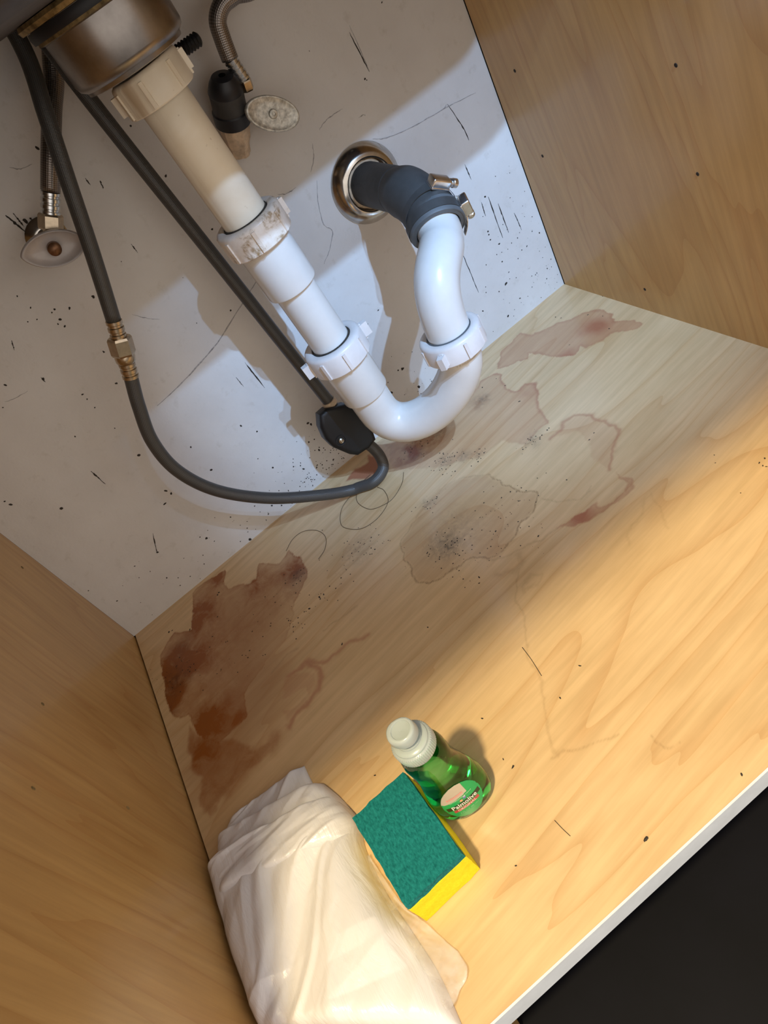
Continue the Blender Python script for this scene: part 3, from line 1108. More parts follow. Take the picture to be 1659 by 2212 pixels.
gr_c = lathe('grime_ring', [(0.0192, 0.0), (0.0204, 0.0), (0.0204, 0.0047), (0.0192, 0.005)], tail(0.1907), tax, M['grime_ring'], seg=40)

# J bend: socket, half circle in an upright plane, rising to the second nut
TJ = tail(0.150)
ZJ = 0.106
TJ = tail(ZJ)
NJ = Vector((0.4540, -0.1723, 0.1345))
mid = (TJ + NJ) / 2
rad = ((NJ - TJ).to_2d().length) / 2
path, rads = [], []
RJ = 0.0206
for z, r in ((0.190, 0.0240), (0.1295, 0.0240), (0.1285, 0.0236), (0.1272, RJ)):
    path.append(tail(z))
    rads.append(r)
nj = 20
for k in range(nj + 1):
    a = math.pi * k / nj
    m_ = (1 - math.cos(a)) / 2
    p = TJ.lerp(NJ, m_)
    p = Vector((p.x, p.y, p.z - rad * math.sin(a) * 0.80 * (1.22 - 0.44 * k / nj)))
    path.append(p)
    rads.append(RJ)
for dz, r in ((0.004, RJ), (0.006, 0.0235), (0.022, 0.0240)):
    path.append(NJ + Vector((0, 0, dz)))
    rads.append(r)
j_bend = sweep('j_bend', path, rads, M['pvc'], seg=48)
sharp(j_bend, 30)
nut_d = nut('slip_nut', NJ + Vector((0, 0, 0.0045)), (0.02, 0.03, 1), 0.0216, 0.0300, 0.021, M['pvc_nut'], wings=(0.0, math.pi), phase=-2.45, ribs=8, wlen=0.0075, up=(1, 0, 0))
gr_d = lathe('seal_ring', [(0.0207, 0.0), (0.0213, 0.0), (0.0213, 0.0042), (0.0207, 0.0045)], NJ + Vector((0, 0, 0.0215)), (0.02, 0.03, 1), M['rubber_lip'], seg=40)
# trap arm: from the second nut up and back into the rubber elbow
AE = Vector((0.50585, -0.12831, 0.22175))       # rubber lip centre
AD = Vector((-0.32732, -0.76640, -0.55272))
AN = NJ + Vector((0, 0, 0.009))
arm_path = [AE - AD * 0.012]
for k in range(33):
    t = k / 32
    arm_path.append(AE * (1 - t) ** 3 + (AE + AD * 0.030) * (3 * (1 - t) ** 2 * t) + (AN + Vector((0, 0, 0.0836))) * (3 * (1 - t) * t * t) + AN * t ** 3)
arm_path.append(NJ + Vector((0, 0, -0.002)))
trap_arm = sweep('trap_arm', arm_path, [0.0202 if i < 8 else 0.0206 for i in range(len(arm_path))], M['pvc'], seg=48)
trap = thing('drain_trap', tail(ZJ - rad), 'yellowed tailpiece and white plastic P-trap with slip nuts below the sink', 'drain pipe',
             [up_piece, nut_a, stud, nut_b, gr_b, ext, nut_c, gr_c, j_bend, nut_d, gr_d, trap_arm])

# ------------------------------------------------------------------ wall drain: escutcheon, dark stub pipe, rubber elbow
WD = Vector((0.5105, 0, 0.2515))
flange = lathe('flange', [(0.0385, 0.0), (0.0392, 0.0012), (0.0385, 0.0028), (0.0350, 0.0065), (0.0315, 0.0105), (0.0290, 0.0120), (0.0262, 0.0125), (0.0250, 0.0118), (0.0240, 0.004)], WD, (0, -1, 0), M['chrome'], seg=64)
packing = lathe('packing', [(0.0245, 0.0035), (0.0235, 0.0075), (0.0215, 0.0085), (0.0190, 0.0085)], WD, (0, -1, 0), M['tan'], seg=40,
                rmod=lambda t, h, r: 1 + 0.03 * math.sin(9 * t) + 0.02 * math.sin(23 * t))
esc = thing('escutcheon', WD, 'round chrome escutcheon plate on the back wall around the dark drain pipe', 'escutcheon', [flange, packing])

E0, ed = AE, AD
rpath = catmull([WD + Vector((0, -0.004, 0)), WD + Vector((0, -0.022, 0)), WD + Vector((0, -0.046, 0)), WD + Vector((0.0005, -0.072, -0.0005)),
                 (0.5112, -0.0925, 0.2480), (0.5108, -0.1095, 0.2385), AE - AD * 0.010, AE], 8)
nR = len(rpath)
rr = []
acc = 0
cum = [0]
for i in range(1, nR):
    cum.append(cum[-1] + (rpath[i] - rpath[i - 1]).length)
for i in range(nR):
    s = cum[i]
    r = 0.0212
    if s > 0.064:
        r = 0.0212 + 0.0026 * min(1, (s - 0.064) / 0.014)
    if cum[-1] - s < 0.022:
        r = 0.0250
    rr.append(r)
stub_i = max(i for i in range(nR) if cum[i] < 0.066)
rub = sweep('stub_pipe', rpath[:stub_i + 1], rr[:stub_i + 1], M['rubber'], seg=48)
elb = sweep('elbow_body', rpath[stub_i:], [max(r, 0.0212) for r in rr[stub_i:]], M['rubber'], seg=48, caps=False)
lip = lathe('lip', [(0.0250, -0.0185), (0.0266, -0.0165), (0.0268, -0.001), (0.0262, 0.0), (0.0216, 0.0), (0.0208, -0.0015), (0.0206, -0.008)], E0, ed, M['rubber_lip'], seg=56)


def clamp(center, axis, radius, toward, tail_dir, name='hose_clamp'):
    """worm drive clamp: band, housing, screw and loose band end. toward = outward direction of the housing"""
    a, u, v = frame(axis, toward)            # a axis, u outwards at housing, v tangent
    parts = []
    band = lathe('band', [(radius, -0.0045), (radius + 0.0007, -0.0045), (radius + 0.0007, 0.0045), (radius, 0.0045)], center, axis, M['rubber'], seg=48)
    m3 = Matrix((( v.x, a.x, u.x), (v.y, a.y, u.y), (v.z, a.z, u.z))).to_4x4()
    m3 = Matrix.Translation(center + u * (radius + 0.0035)) @ m3
    hs = box('screw_housing', (-0.0105, -0.0058, -0.0042), (0.0095, 0.0058, 0.0046), M['bright_steel'], bevel=0.0018, mtx=m3, segs=3)
    lipb = box('housing_lip', (-0.0100, -0.0062, -0.0050), (0.0090, 0.0062, -0.0028), M['bright_steel'], hs, bevel=0.0006, mtx=m3)
    sc0 = center + u * (radius + 0.0040) + v * 0.0085
    prof = [(0.0001, 0)]
    for i in range(3):
        prof += [(0.0030, 0.0002 + i * 0.0016), (0.0038, 0.0009 + i * 0.0016), (0.0030, 0.0015 + i * 0.0016)]
    prof += [(0.0041, 0.0052), (0.0043, 0.0056), (0.0043, 0.0092), (0.0039, 0.0097), (0.0012, 0.0097), (0.0012, 0.0086), (0.0001, 0.0086)]
    scw = lathe('clamp_screw', prof, sc0, v, M['bright_steel'], seg=20, smooth=False)
    # loose band end
    tp = [center + u * (radius + 0.0012) + v * 0.006]
    for k in range(1, 6):
        tp.append(tp[0] + (v * 0.55 + tail_dir * 0.8).normalized() * (0.0042 * k) + u * (-0.0003 * k * k))
    vv, ff = [], []
    for i, p in enumerate(tp):
        w_ = 0.0040 * (1 - 0.5 * (i / 5) ** 2)
        for sg in (-1, 1):
            for th in (-0.0003, 0.0003):
                vv.append(p + a * sg * w_ + u * th)
    for i in range(5):
        b = i * 4
        ff += [(b, b + 2, b + 6, b + 4), (b + 1, b + 5, b + 7, b + 3), (b, b + 4, b + 5, b + 1), (b + 2, b + 3, b + 7, b + 6)]
    ff += [(20, 22, 23, 21)]
    tl = mesh('band_end', vv, ff, M['bright_steel'])
    e = empty(name, center)
    adopt(e, band, hs, scw, tl)
    return e


k1 = clamp(Vector((0.5105, -0.1135, 0.2360)), Vector((0.20, 0.90, 0.36)), 0.0244, Vector((0.63, -0.1, 0.78)), Vector((0.3, -0.2, -1)))
k1.parent = None
tag(k1, 'steel worm-drive hose clamp on the upper bend of the rubber elbow', 'hose clamp', 'hose clamps on the rubber elbow')
c2 = E0 - ed * 0.0085
k2 = clamp(c2, -ed, 0.0268, Vector((0.90, -0.42, 0.05)), Vector((-0.2, -0.2, -1)))
tag(k2, 'steel worm-drive hose clamp nearest the white pipe, on the elbow lip', 'hose clamp', 'hose clamps on the rubber elbow')
elbow = thing('rubber_elbow', WD, 'dark grey rubber drain elbow joining the wall to the white pipe', 'pipe coupling', [rub, elb, lip])

# ------------------------------------------------------------------ spray hose with weight
HR = 0.0064


def ferrule(name, p, axis, L, r, mat, rings=3):
    prof = [(r * 0.8, 0.0), (r, 0.0004)]
    st = L / (rings * 2 + 1)
    for i in range(rings):
        h = st * (2 * i + 1)
        prof += [(r, h), (r * 0.88, h + st * 0.25), (r * 0.88, h + st * 0.75), (r, h + st)]
    prof += [(r, L - 0.0004), (r * 0.8, L)]
    return lathe(name, prof, p, axis, mat, seg=28)


def hexnut(name, p, axis, L, r, mat, up=None):
    a, u, v = frame(axis, up)
    prof = [(r * 0.55, 0), (r * 0.9, 0), (r, L * 0.12), (r, L * 0.88), (r * 0.9, L), (r * 0.55, L)]
    return lathe(name, prof, p, axis, mat, seg=6, up=up, smooth=False)


hA1 = catmull([(0.318, -0.036, 0.60), (0.3135, -0.040, 0.54), onY(55, 115, -0.050), onY(100, 250, -0.064), onY(150, 400, -0.074), onY(200, 548, -0.076), onY(246, 694, -0.074)], 8)
h1 = sweep('upper_hose', hA1, HR, M['hose'], seg=24)
q0, q1 = onY(246, 694, -0.074), onY(283, 815, -0.072)
ax = (q1 - q0).normalized()
Lc = (q1 - q0).length
f1 = ferrule('ferrule', q0 - ax * 0.001, ax, Lc * 0.30, 0.0071, M['nickel'], 2)
hx = hexnut('coupling_nut', q0 + ax * Lc * 0.27, ax, Lc * 0.32, 0.0108, M['nickel'])
cp = lathe('coupling_body', [(0.004, 0), (0.0086, 0.0), (0.0090, Lc * 0.05), (0.0086, Lc * 0.12), (0.0070, Lc * 0.16), (0.004, Lc * 0.17)], q0 + ax * Lc * 0.58, ax, M['nickel'], seg=24)
f2 = ferrule('ferrule', q0 + ax * Lc * 0.73, ax, Lc * 0.28, 0.0074, M['nickel'], 2)
hA2 = catmull([q1 - ax * 0.002, onY(300, 878, -0.070), onY(330, 955, -0.068), onY(385, 1018, -0.066), onY(470, 1060, -0.064), onY(580, 1076, -0.062), onY(690, 1070, -0.062),
               onZ(762, 1058, 0.0075), onZ(806, 1041, 0.0075), onZ(827, 1014, 0.0110), onZ(823, 990, 0.0210), onZ(806, 968, 0.0340), Vector((0.3465, -0.062, 0.060))], 12)
hA2 = [Vector((p.x, p.y, max(p.z, HR + 0.0003))) for p in hA2]
h2 = sweep('looped_hose', hA2, HR, M['hose'], seg=24)
HB0, HB1 = onY(186, 205, -0.050), onY(714, 872, -0.060)
hB = catmull([(0.328, -0.036, 0.60), (0.325, -0.040, 0.53), HB0, HB0.lerp(HB1, 0.5), HB1, Vector((0.3465, -0.062, 0.060))], 8)
h3 = sweep('hanging_hose', hB, HR, M['hose'], seg=24)
spray = thing('spray_hose', (0.32, -0.066, 0.0), 'dark grey braided faucet spray hose hanging in a loop with a metal coupling', 'hose', [h1, f1, hx, cp, f2, h2, h3])

# counterweight: flat sided shell, screw, collar
wpx = [(748, 873), (706, 884), (691, 897), (693, 925), (704, 950), (722, 968), (758, 983), (775, 985), (800, 968), (814, 950), (800, 910), (775, 880)]
YW = -0.062
wp = [onY(a, b, YW - 0.012) for a, b in wpx]
bm = bmesh.new()
front = [bm.verts.new(p) for p in wp]
back = [bm.verts.new(p + Vector((0.0, 0.026, -0.008))) for p in wp]
n = len(wp)
bm.faces.new(front)
bm.faces.new(back[::-1])
for i in range(n):
    bm.faces.new((front[i], back[i], back[(i + 1) % n], front[(i + 1) % n]))
bmesh.ops.recalc_face_normals(bm, faces=list(bm.faces))
fe = [e for e in bm.edges if len([v for v in e.verts if v in front]) == 2 or len([v for v in e.verts if v in back]) == 2]
bmesh.ops.bevel(bm, geom=fe, offset=0.0055, segments=4, affect='EDGES', profile=0.5)
me = bpy.data.meshes.new('shell')
bm.to_mesh(me)
bm.free()
me.polygons.foreach_set('use_smooth', [True] * len(me.polygons))
shell = link('shell', me, M['black'])
sharp(shell, 35)
ps = onY(737, 952, YW - 0.0125)
wscr = lathe('weight_screw', [(0.0001, 0.0022), (0.0007, 0.0022), (0.0008, 0.0014), (0.0012, 0.0023), (0.0026, 0.0016), (0.0032, 0.0004), (0.0032, -0.001)], ps, (0, -1, 0.3), M['nickel'], seg=20, smooth=False)
rim = lathe('screw_well', [(0.0060, -0.0008), (0.0064, 0.0004), (0.0054, 0.0004), (0.0046, -0.0008)], ps + Vector((0, 0.0002, 0)), (0, -1, 0), M['black'], seg=24)
cdir = (HB1 - HB0).normalized()
collar = lathe('collar', [(0.0064, 0.0), (0.0078, 0.0), (0.0082, 0.0025), (0.0078, 0.006), (0.0064, 0.006)], HB1 - cdir * 0.005, cdir, M['tan'], seg=28)
weight = thing('hose_weight', (0.342, YW, 0.035), 'black plastic hose counterweight with a screw, behind the trap', 'hose weight', [shell, wscr, rim, collar])


# ------------------------------------------------------------------ shut-off valves and supply hoses
def oval_handle(name, c, long_dir, a, b, thick, mat, dish=0.0, point=0.0, normal=(0, -1, 0)):
    nrm = Vector(normal).normalized()
    l = Vector(long_dir)
    l = (l - nrm * l.dot(nrm)).normalized()
    s = nrm.cross(l)
    rings = [(0.0, -thick), (0.75, -thick), (0.97, -thick * 0.75), (1.0, -thick * 0.3), (0.985, 0.0), (0.93, thick * 0.15), (0.86, -dish * 0.5), (0.55, -dish), (0.0, -dish)]
    k = 44
    verts, faces = [], []
    for r, h in rings:
        for i in range(k):
            t = 2 * math.pi * i / k
            ct, st = math.cos(t), math.sin(t)
            sh = (abs(st) ** (1 + point)) * (1 if st > 0 else -1)
            verts.append(c + l * (a * max(r, 1e-3) * ct) + s * (b * max(r, 1e-3) * sh) + nrm * h)
    for j in range(len(rings) - 1):
        for i in range(k):
            p, q = j * k + i, j * k + (i + 1) % k
            faces.append((p, q, q + k, p + k))
    o = mesh(name, verts, faces, mat, smooth=True)
    return o


# left valve with cloudy plastic handle
VL = onY(118, 538, -0.060)
hl = oval_handle('handle', VL, (1, 0, -0.37), 0.0268, 0.0142, 0.010, M['handle'], dish=0.0045, point=0.35)
hs_ = lathe('handle_screw', [(0.0001, 0.0030), (0.0035, 0.0026), (0.0054, 0.0010), (0.0056, -0.0045)], VL, (0, -1, 0), M['screw'], seg=24)
body = lathe('valve_body', [(0.0075, -0.061), (0.0088, -0.050), (0.0088, -0.022), (0.0060, -0.020), (0.0055, -0.006)], VL, (0, -1, 0), M['nickel'], seg=24)
flg = lathe('wall_flange', [(0.0180, -0.0595), (0.0180, -0.0585), (0.0120, -0.0545), (0.0088, -0.054)], VL, (0, -1, 0), M['chrome'], seg=32)
t0, t1 = onY(110, 497, -0.042), onY(109, 462, -0.042)
axv = (t1 - t0).normalized()
outl_ = lathe('outlet', [(0.0062, -0.022), (0.0062, 0.003)], t0, axv, M['nickel'], seg=20)
valveL = thing('shutoff_valve', (VL.x, 0, VL.z), 'shut-off valve with a cloudy oval plastic handle, upper left on the wall', 'valve', [hl, hs_, body, flg, outl_])
hxl = hexnut('hose_nut', t0, axv, (t1 - t0).length, 0.0098, M['nickel'])
t2 = onY(109, 412, -0.043)
fl_ = ferrule('ferrule', t1 - axv * 0.0005, (t2 - t1), (t2 - t1).length, 0.0076, M['bright_steel'], 3)
hp = catmull([t2, onY(110, 330, -0.044), onY(112, 240, -0.032), onY(115, 150, -0.022), (0.346, -0.020, 0.520), (0.356, -0.020, 0.60)], 8)
hpt = sweep('braided_tube', hp, 0.0076, M['braid'], seg=24)
supL = thing('supply_hose', t0, 'steel braided supply hose rising from the valve with the cloudy handle', 'hose', [hxl, fl_, hpt])

# right valve with cast metal handle
VR = onY(590, 246, -0.050)
hr = oval_handle('handle', VR, (1, 0, -0.80), 0.0248, 0.0140, 0.006, M['cast'], dish=0.0006, point=0.0)
hrs = lathe('handle_screw', [(0.0001, 0.0014), (0.0012, 0.0014), (0.0016, 0.0020), (0.0034, 0.0016), (0.0040, 0.0004), (0.0040, -0.003)], VR, (0, -1, 0), M['cast'], seg=24)
vb0 = onY(512, 300, -0.016)
vb1 = onY(480, 165, -0.042)
bx = (vb1 - vb0).normalized()
Lb = (vb1 - vb0).length
bodyR = lathe('valve_body', [(0.006, 0.0), (0.0115, Lb * 0.22), (0.0142, Lb * 0.30), (0.0148, Lb * 0.50), (0.0148, Lb * 0.78), (0.0120, Lb * 0.90), (0.0085, Lb * 0.97), (0.006, Lb)], vb0, bx, M['rubber'], seg=32)
bandR = lathe('dark_band', [(0.0145, Lb * 0.27), (0.0158, Lb * 0.29), (0.0160, Lb * 0.48), (0.0150, Lb * 0.50)], vb0, bx, M['black_rubber'], seg=32)
capR = lathe('dark_cap', [(0.0149, Lb * 0.77), (0.0152, Lb * 0.79), (0.0125, Lb * 0.92), (0.0095, Lb * 1.0), (0.003, Lb * 1.02)], vb0, bx, M['black_rubber'], seg=32)
tape = lathe('tan_sleeve', [(0.0095, -0.014), (0.0098, -0.006), (0.0120, 0.000), (0.0135, Lb * 0.20), (0.0138, Lb * 0.29)], vb0, bx, M['tan'], seg=28,
             rmod=lambda t, h, r: 1 + 0.05 * math.sin(5 * t + 2) + 0.03 * math.sin(11 * t))
stem = lathe('stem', [(0.0055, -0.034), (0.0055, -0.004)], VR - Vector((0, 0, 0)), (0, -1, 0), M['brass'], seg=20)
side_stem = sweep('side_stem', [vb0.lerp(vb1, 0.42), VR + Vector((-0.020, 0.016, 0.014)), VR + Vector((-0.006, 0.017, 0.004))], [0.0075, 0.0065, 0.0060], M['brass'], seg=18)
rust = sweep('rusty_wall_stub', [onY(518, 330, 0.0), onY(517, 310, -0.006), onY(520, 285, -0.016)], [0.004, 0.0055, 0.0045], M['brass'], seg=16)
valveR = thing('shutoff_valve', (vb0.x, 0, vb0.z), 'shut-off valve with a grey cast metal oval handle, behind the yellowed tailpiece', 'valve', [hr, hrs, bodyR, bandR, capR, tape, stem, side_stem, rust])
s0, s1, s2 = onY(535, 195, -0.036), onY(527, 172, -0.038), onY(497, 128, -0.040)
nutR = hexnut('hose_nut', s0, s1 - s0, (s1 - s0).length, 0.0062, M['nickel'])
ferR = ferrule('ferrule', s1, s2 - s1, (s2 - s1).length, 0.0062, M['bright_steel'], 4)
hR = catmull([s2, onY(481, 85, -0.042), onY(470, 45, -0.044), onY(480, 10, -0.046), onY(505, -12, -0.048), onY(560, -50, -0.052), (0.53, -0.052, 0.50), (0.54, -0.045, 0.56), (0.50, -0.040, 0.62)], 8)
tubR = sweep('braided_tube', hR, 0.0072, M['braid'], seg=24)
supR = thing('supply_hose', s0, 'steel braided supply hose curving up from the valve with the metal handle', 'hose', [nutR, ferR, tubR])

# ------------------------------------------------------------------ sponge
sa = math.radians(2.0)
SPC = Vector((0.1585, -0.4465, 0))


def sponge_piece(name, hx_, hy_, z0, z1, mat, bev, seed, jitter):
    bm = bmesh.new()
    box_bm(bm, (-hx_, -hy_, z0), (hx_, hy_, z1))
    bmesh.ops.subdivide_edges(bm, edges=list(bm.edges), cuts=14, use_grid_fill=True)
    bm.verts.ensure_lookup_table()
    for v in bm.verts:
        x, y, z = v.co
        # rounded vertical edges and a soft, uneven outline
        ex, ey = abs(x) / hx_, abs(y) / hy_
        f = 1 - 0.025 * max(0, ex + ey - 1.7)
        k = float(fbm(np.array([x * 130 + seed]), np.array([y * 130 + z * 170]), seed, 3)[0])
        v.co = Vector((x * f + (jitter * k if ex > 0.98 else 0) * (1 if x > 0 else -1),
                       y * f + (jitter * k if ey > 0.98 else 0) * (1 if y > 0 else -1), z + (0.0010 * k if z >= z1 - 1e-5 else 0)))
    c_, s_ = math.cos(sa), math.sin(sa)
    for v in bm.verts:
        x, y, z = v.co
        v.co = Vector((SPC.x + x * c_ - y * s_, SPC.y + x * s_ + y * c_, z))
    me = bpy.data.meshes.new(name)
    bm.to_mesh(me)
    bm.free()
    me.polygons.foreach_set('use_smooth', [True] * len(me.polygons))
    o = link(name, me, mat)
    sharp(o, 50)
    return o


foam = sponge_piece('foam', 0.0253, 0.0390, 0.0004, 0.0265, M['foam'], 0.003, 3, 0.0010)
pad = sponge_piece('scour_pad', 0.0250, 0.0388, 0.0266, 0.0335, M['pad'], 0.002, 9, 0.0022)
sponge = thing('sponge', SPC, 'yellow sponge with a green scouring pad on top, lying beside the bottle', 'sponge', [foam, pad])

# ------------------------------------------------------------------ dish soap bottle
BC = Vector((0.2065, -0.4372, 0))
brot = math.radians(-5)
bsec = [  # z, half width, half depth
    (0.0000, 0.0130, 0.0085), (0.0006, 0.0165, 0.0115), (0.0025, 0.0192, 0.0138), (0.007, 0.0209, 0.0150), (0.014, 0.0217, 0.0155), (0.022, 0.0212, 0.0153),
    (0.032, 0.0197, 0.0147), (0.042, 0.0177, 0.0138), (0.050, 0.0161, 0.0130), (0.058, 0.0154, 0.0126), (0.063, 0.0153, 0.0126), (0.068, 0.0156, 0.0128),
    (0.074, 0.0157, 0.0129), (0.079, 0.0150, 0.0126), (0.083, 0.0135, 0.0118), (0.086, 0.0118, 0.0108), (0.088, 0.0110, 0.0105), (0.090, 0.0108, 0.0105)]


BS, BW = 1.05, 1.07
bsec = [(z * BS, a * BW, b * BW) for z, a, b in bsec]


def bsect(z):
    for (z0, a0_, b0_), (z1, a1_, b1_) in zip(bsec[:-1], bsec[1:]):
        if z0 <= z <= z1:
            t = (z - z0) / (z1 - z0)
            return a0_ + (a1_ - a0_) * t, b0_ + (b1_ - b0_) * t
    return bsec[-1][1:]


def brotv(x, y, z):
    c_, s_ = math.cos(brot), math.sin(brot)
    return Vector((BC.x + x * c_ - y * s_, BC.y + x * s_ + y * c_, z))


k = 48
verts, faces = [], []
zs = [bsec[0][0], 0.0006] + list(np.linspace(0.0025, 0.090 * BS, 44))
for z in zs:
    a_, b_ = bsect(z)
    ex = 2 / 2.35
    for i in range(k):
        t = 2 * math.pi * i / k
        ct, st = math.cos(t), math.sin(t)
        verts.append(brotv(a_ * math.copysign(abs(ct) ** ex, ct), b_ * math.copysign(abs(st) ** ex, st), z + 0.0003))
for j in range(len(zs) - 1):
    for i in range(k):
        p, q = j * k + i, j * k + (i + 1) % k
        faces.append((p, q, q + k, p + k))
faces.append(tuple(range(k - 1, -1, -1)))
faces.append(tuple(range((len(zs) - 1) * k, len(zs) * k)))
bbody = mesh('bottle_body', verts, faces, M['soap'], smooth=True)
capb = (BC.x, BC.y, 0.0)
ribmod = lambda t, h, r: 1 + (0.022 * math.sin(56 * t) if 0.0855 * BS < h < 0.0925 * BS and r > 0.0125 * BW else 0)
skirt = lathe('cap_skirt', [(r * BW, h * BS) for r, h in [(0.0112, 0.0846), (0.0134, 0.0846), (0.0137, 0.0856), (0.0137, 0.0924), (0.0133, 0.0934), (0.0122, 0.0940), (0.0120, 0.0952), (0.0108, 0.0962), (0.0086, 0.0966), (0.0086, 0.0980), (0.0001, 0.0980)]], capb, (0, 0, 1), M['cap'], seg=224, rmod=ribmod)
tipm = lambda t, h, r: 1 + (0.16 * max(0, math.cos(t - 2.3)) ** 6 + 0.12 * max(0, math.cos(t - 3.1)) ** 10 if r > 0.0075 and h > 0.105 else 0)
noz = lathe('push_cap', [(r * BW, h * BS) for r, h in [(0.0070, 0.0966), (0.0072, 0.1000), (0.0088, 0.1008), (0.0092, 0.1018), (0.0088, 0.1062), (0.0084, 0.1078), (0.0074, 0.1086), (0.0066, 0.1086), (0.0062, 0.1076), (0.0030, 0.1074), (0.0001, 0.1070)]], capb, (0, 0, 1), M['cap'], seg=56, rmod=tipm)


def front_y(x, z):
    a_, b_ = bsect(min(max(z, 0.0), 0.09 * BS))
    u = min(0.999, abs(x) / a_)
    return -b_ * (1 - u ** 2.35) ** (1 / 2.35)


LZ, LA, LB = 0.0275, 0.0152, 0.0205      # label centre height and half sizes


def patch(name, pts2, mat, off, parent=None, grid=None):
    """flat print wrapped on the bottle front; pts2 = polygon in label space (x, z)"""
    vv = [brotv(x, front_y(x, LZ + z) - off, LZ + z) for x, z in pts2]
    return mesh(name, vv, [tuple(range(len(vv)))], mat, parent)


def label_grid(name, inside, mat, off, res=0.0007):
    vid = {}
    vv, ff = [], []
    nx = int(LA / res) + 1
    nz = int(LB / res) + 1

    def vert(i, j):
        if (i, j) not in vid:
            x, z = i * res, j * res
            q = (x / LA) ** 2 + (z / LB) ** 2
            if q > 1:
                s = 1 / math.sqrt(q)
                x, z = x * s, z * s
            vid[(i, j)] = len(vv)
            vv.append(brotv(x, front_y(x, LZ + z) - off, LZ + z))
        return vid[(i, j)]
    for i in range(-nx, nx):
        for j in range(-nz, nz):
            xc, zc = (i + 0.5) * res, (j + 0.5) * res
            if (xc / LA) ** 2 + (zc / LB) ** 2 < 1 and inside(xc, zc):
                ff.append((vert(i, j), vert(i + 1, j), vert(i + 1, j + 1), vert(i, j + 1)))
    o = mesh(name, vv, ff, mat, smooth=True)
    return o


lab = label_grid('label', lambda x, z: True, M['lab_green'], 0.0004)
lab2 = label_grid('label_top', lambda x, z: z > 0.0062 + 0.10 * x + 6 * x * x and x < 0.006, M['lab_tan'], 0.0005)


def strip(name, x0, x1, z0, z1, mat, off):
    n_ = 12
    vv, ff = [], []
    for i in range(n_ + 1):
        x = x0 + (x1 - x0) * i / n_
        for z in (z0, z1):
            vv.append(brotv(x, front_y(x, LZ + z) - off, LZ + z))
    for i in range(n_):
        ff.append((2 * i, 2 * i + 2, 2 * i + 3, 2 * i + 1))
    return mesh(name, vv, ff, mat)


band1 = strip('name_band', -0.0138, 0.0138, -0.0040, 0.0004, M['lab_black'], 0.0005)
band2 = strip('kind_band', -0.0105, 0.0105, -0.0083, -0.0048, M['lab_red'], 0.0005)


def text(name, s, size, cx, cz, mat, off, shear=0.0, sx=1.0, bold=0.0):
    cu = bpy.data.curves.new(name, 'FONT')
    cu.body = s
    cu.size = size
    cu.align_x = 'CENTER'
    cu.align_y = 'CENTER'
    cu.shear = shear
    cu.offset = bold
    cu.resolution_u = 2
    tmp = bpy.data.objects.new(name, cu)
    C.objects.link(tmp)
    dg = bpy.context.evaluated_depsgraph_get()
    me_ = bpy.data.meshes.new_from_object(tmp.evaluated_get(dg))
    bpy.data.objects.remove(tmp)
    me_.name = name
    for v in me_.vertices:
        x, z = v.co.x * sx + cx, v.co.y + cz
        v.co = brotv(x, front_y(x, LZ + z) - off, LZ + z)
    me_.materials.clear()
    return link(name, me_, mat)


tx1 = text('name_lettering', 'Palmolive', 0.0062, 0.0, -0.0017, M['lab_white'], 0.0007, sx=0.88, bold=0.00008)
tx2 = text('kind_lettering', 'ORIGINAL', 0.0036, 0.0, -0.0065, M['lab_white'], 0.0007, sx=0.95)
tx3 = text('volume_lettering', '3 FL OZ (88 mL)', 0.0023, 0.0, -0.0112, M['lab_pale'], 0.0006)
# unreadable small print lines above the name, and the little emblem
prints = []
rp_ = random.Random(6)
for j, (z0, x0, x1, mt, hgt) in enumerate(((0.0098, -0.0095, 0.003, 'lab_pink', 0.0022), (0.0055, -0.0090, 0.0090, 'lab_pale', 0.0016))):
    x = x0
    while x < x1:
        w_ = rp_.uniform(0.0005, 0.0009)
        h_ = hgt * rp_.uniform(0.6, 1.0)
        prints.append((x, x + w_, z0 - h_ / 2, z0 + h_ / 2, mt))
        x += w_ + 0.0004
sp_parts = []
for mt in ('lab_pink', 'lab_pale'):
    vv, ff = [], []
    for (xa, xb, za, zb, m_) in prints:
        if m_ != mt:
            continue
        b = len(vv)
        for x, z in ((xa, za), (xb, za), (xb, zb), (xa, zb)):
            vv.append(brotv(x, front_y(x, LZ + z) - 0.0007, LZ + z))
        ff.append((b, b + 1, b + 2, b + 3))
    sp_parts.append(mesh('small_print', vv, ff, M[mt]))
emb = []
for cx, cz, r_, mt in ((0.0022, 0.0034, 0.0013, 'lab_blue'), (-0.0010, 0.0024, 0.0012, 'lab_orange'), (0.0026, 0.0046, 0.0008, 'lab_white')):
    pts = [(cx + r_ * math.cos(t * math.pi / 6), cz + r_ * math.sin(t * math.pi / 6)) for t in range(12)]
    emb.append(patch('emblem', pts, M[mt], 0.0007))
bottle = thing('dish_soap_bottle', BC, 'small bottle of green dish soap with a white push-pull cap, standing beside the sponge', 'bottle',
               [bbody, skirt, noz, lab, lab2, band1, band2, tx1, tx2, tx3] + sp_parts + emb)

# ------------------------------------------------------------------ folded white plastic bag
rows = [((443, 1884), (764, 1760)), ((452, 1930), (776, 1826)), ((474, 2010), (822, 1925)), ((502, 2092), (880, 2012)), ((528, 2165), (935, 2100)), ((552, 2232), (990, 2225))]


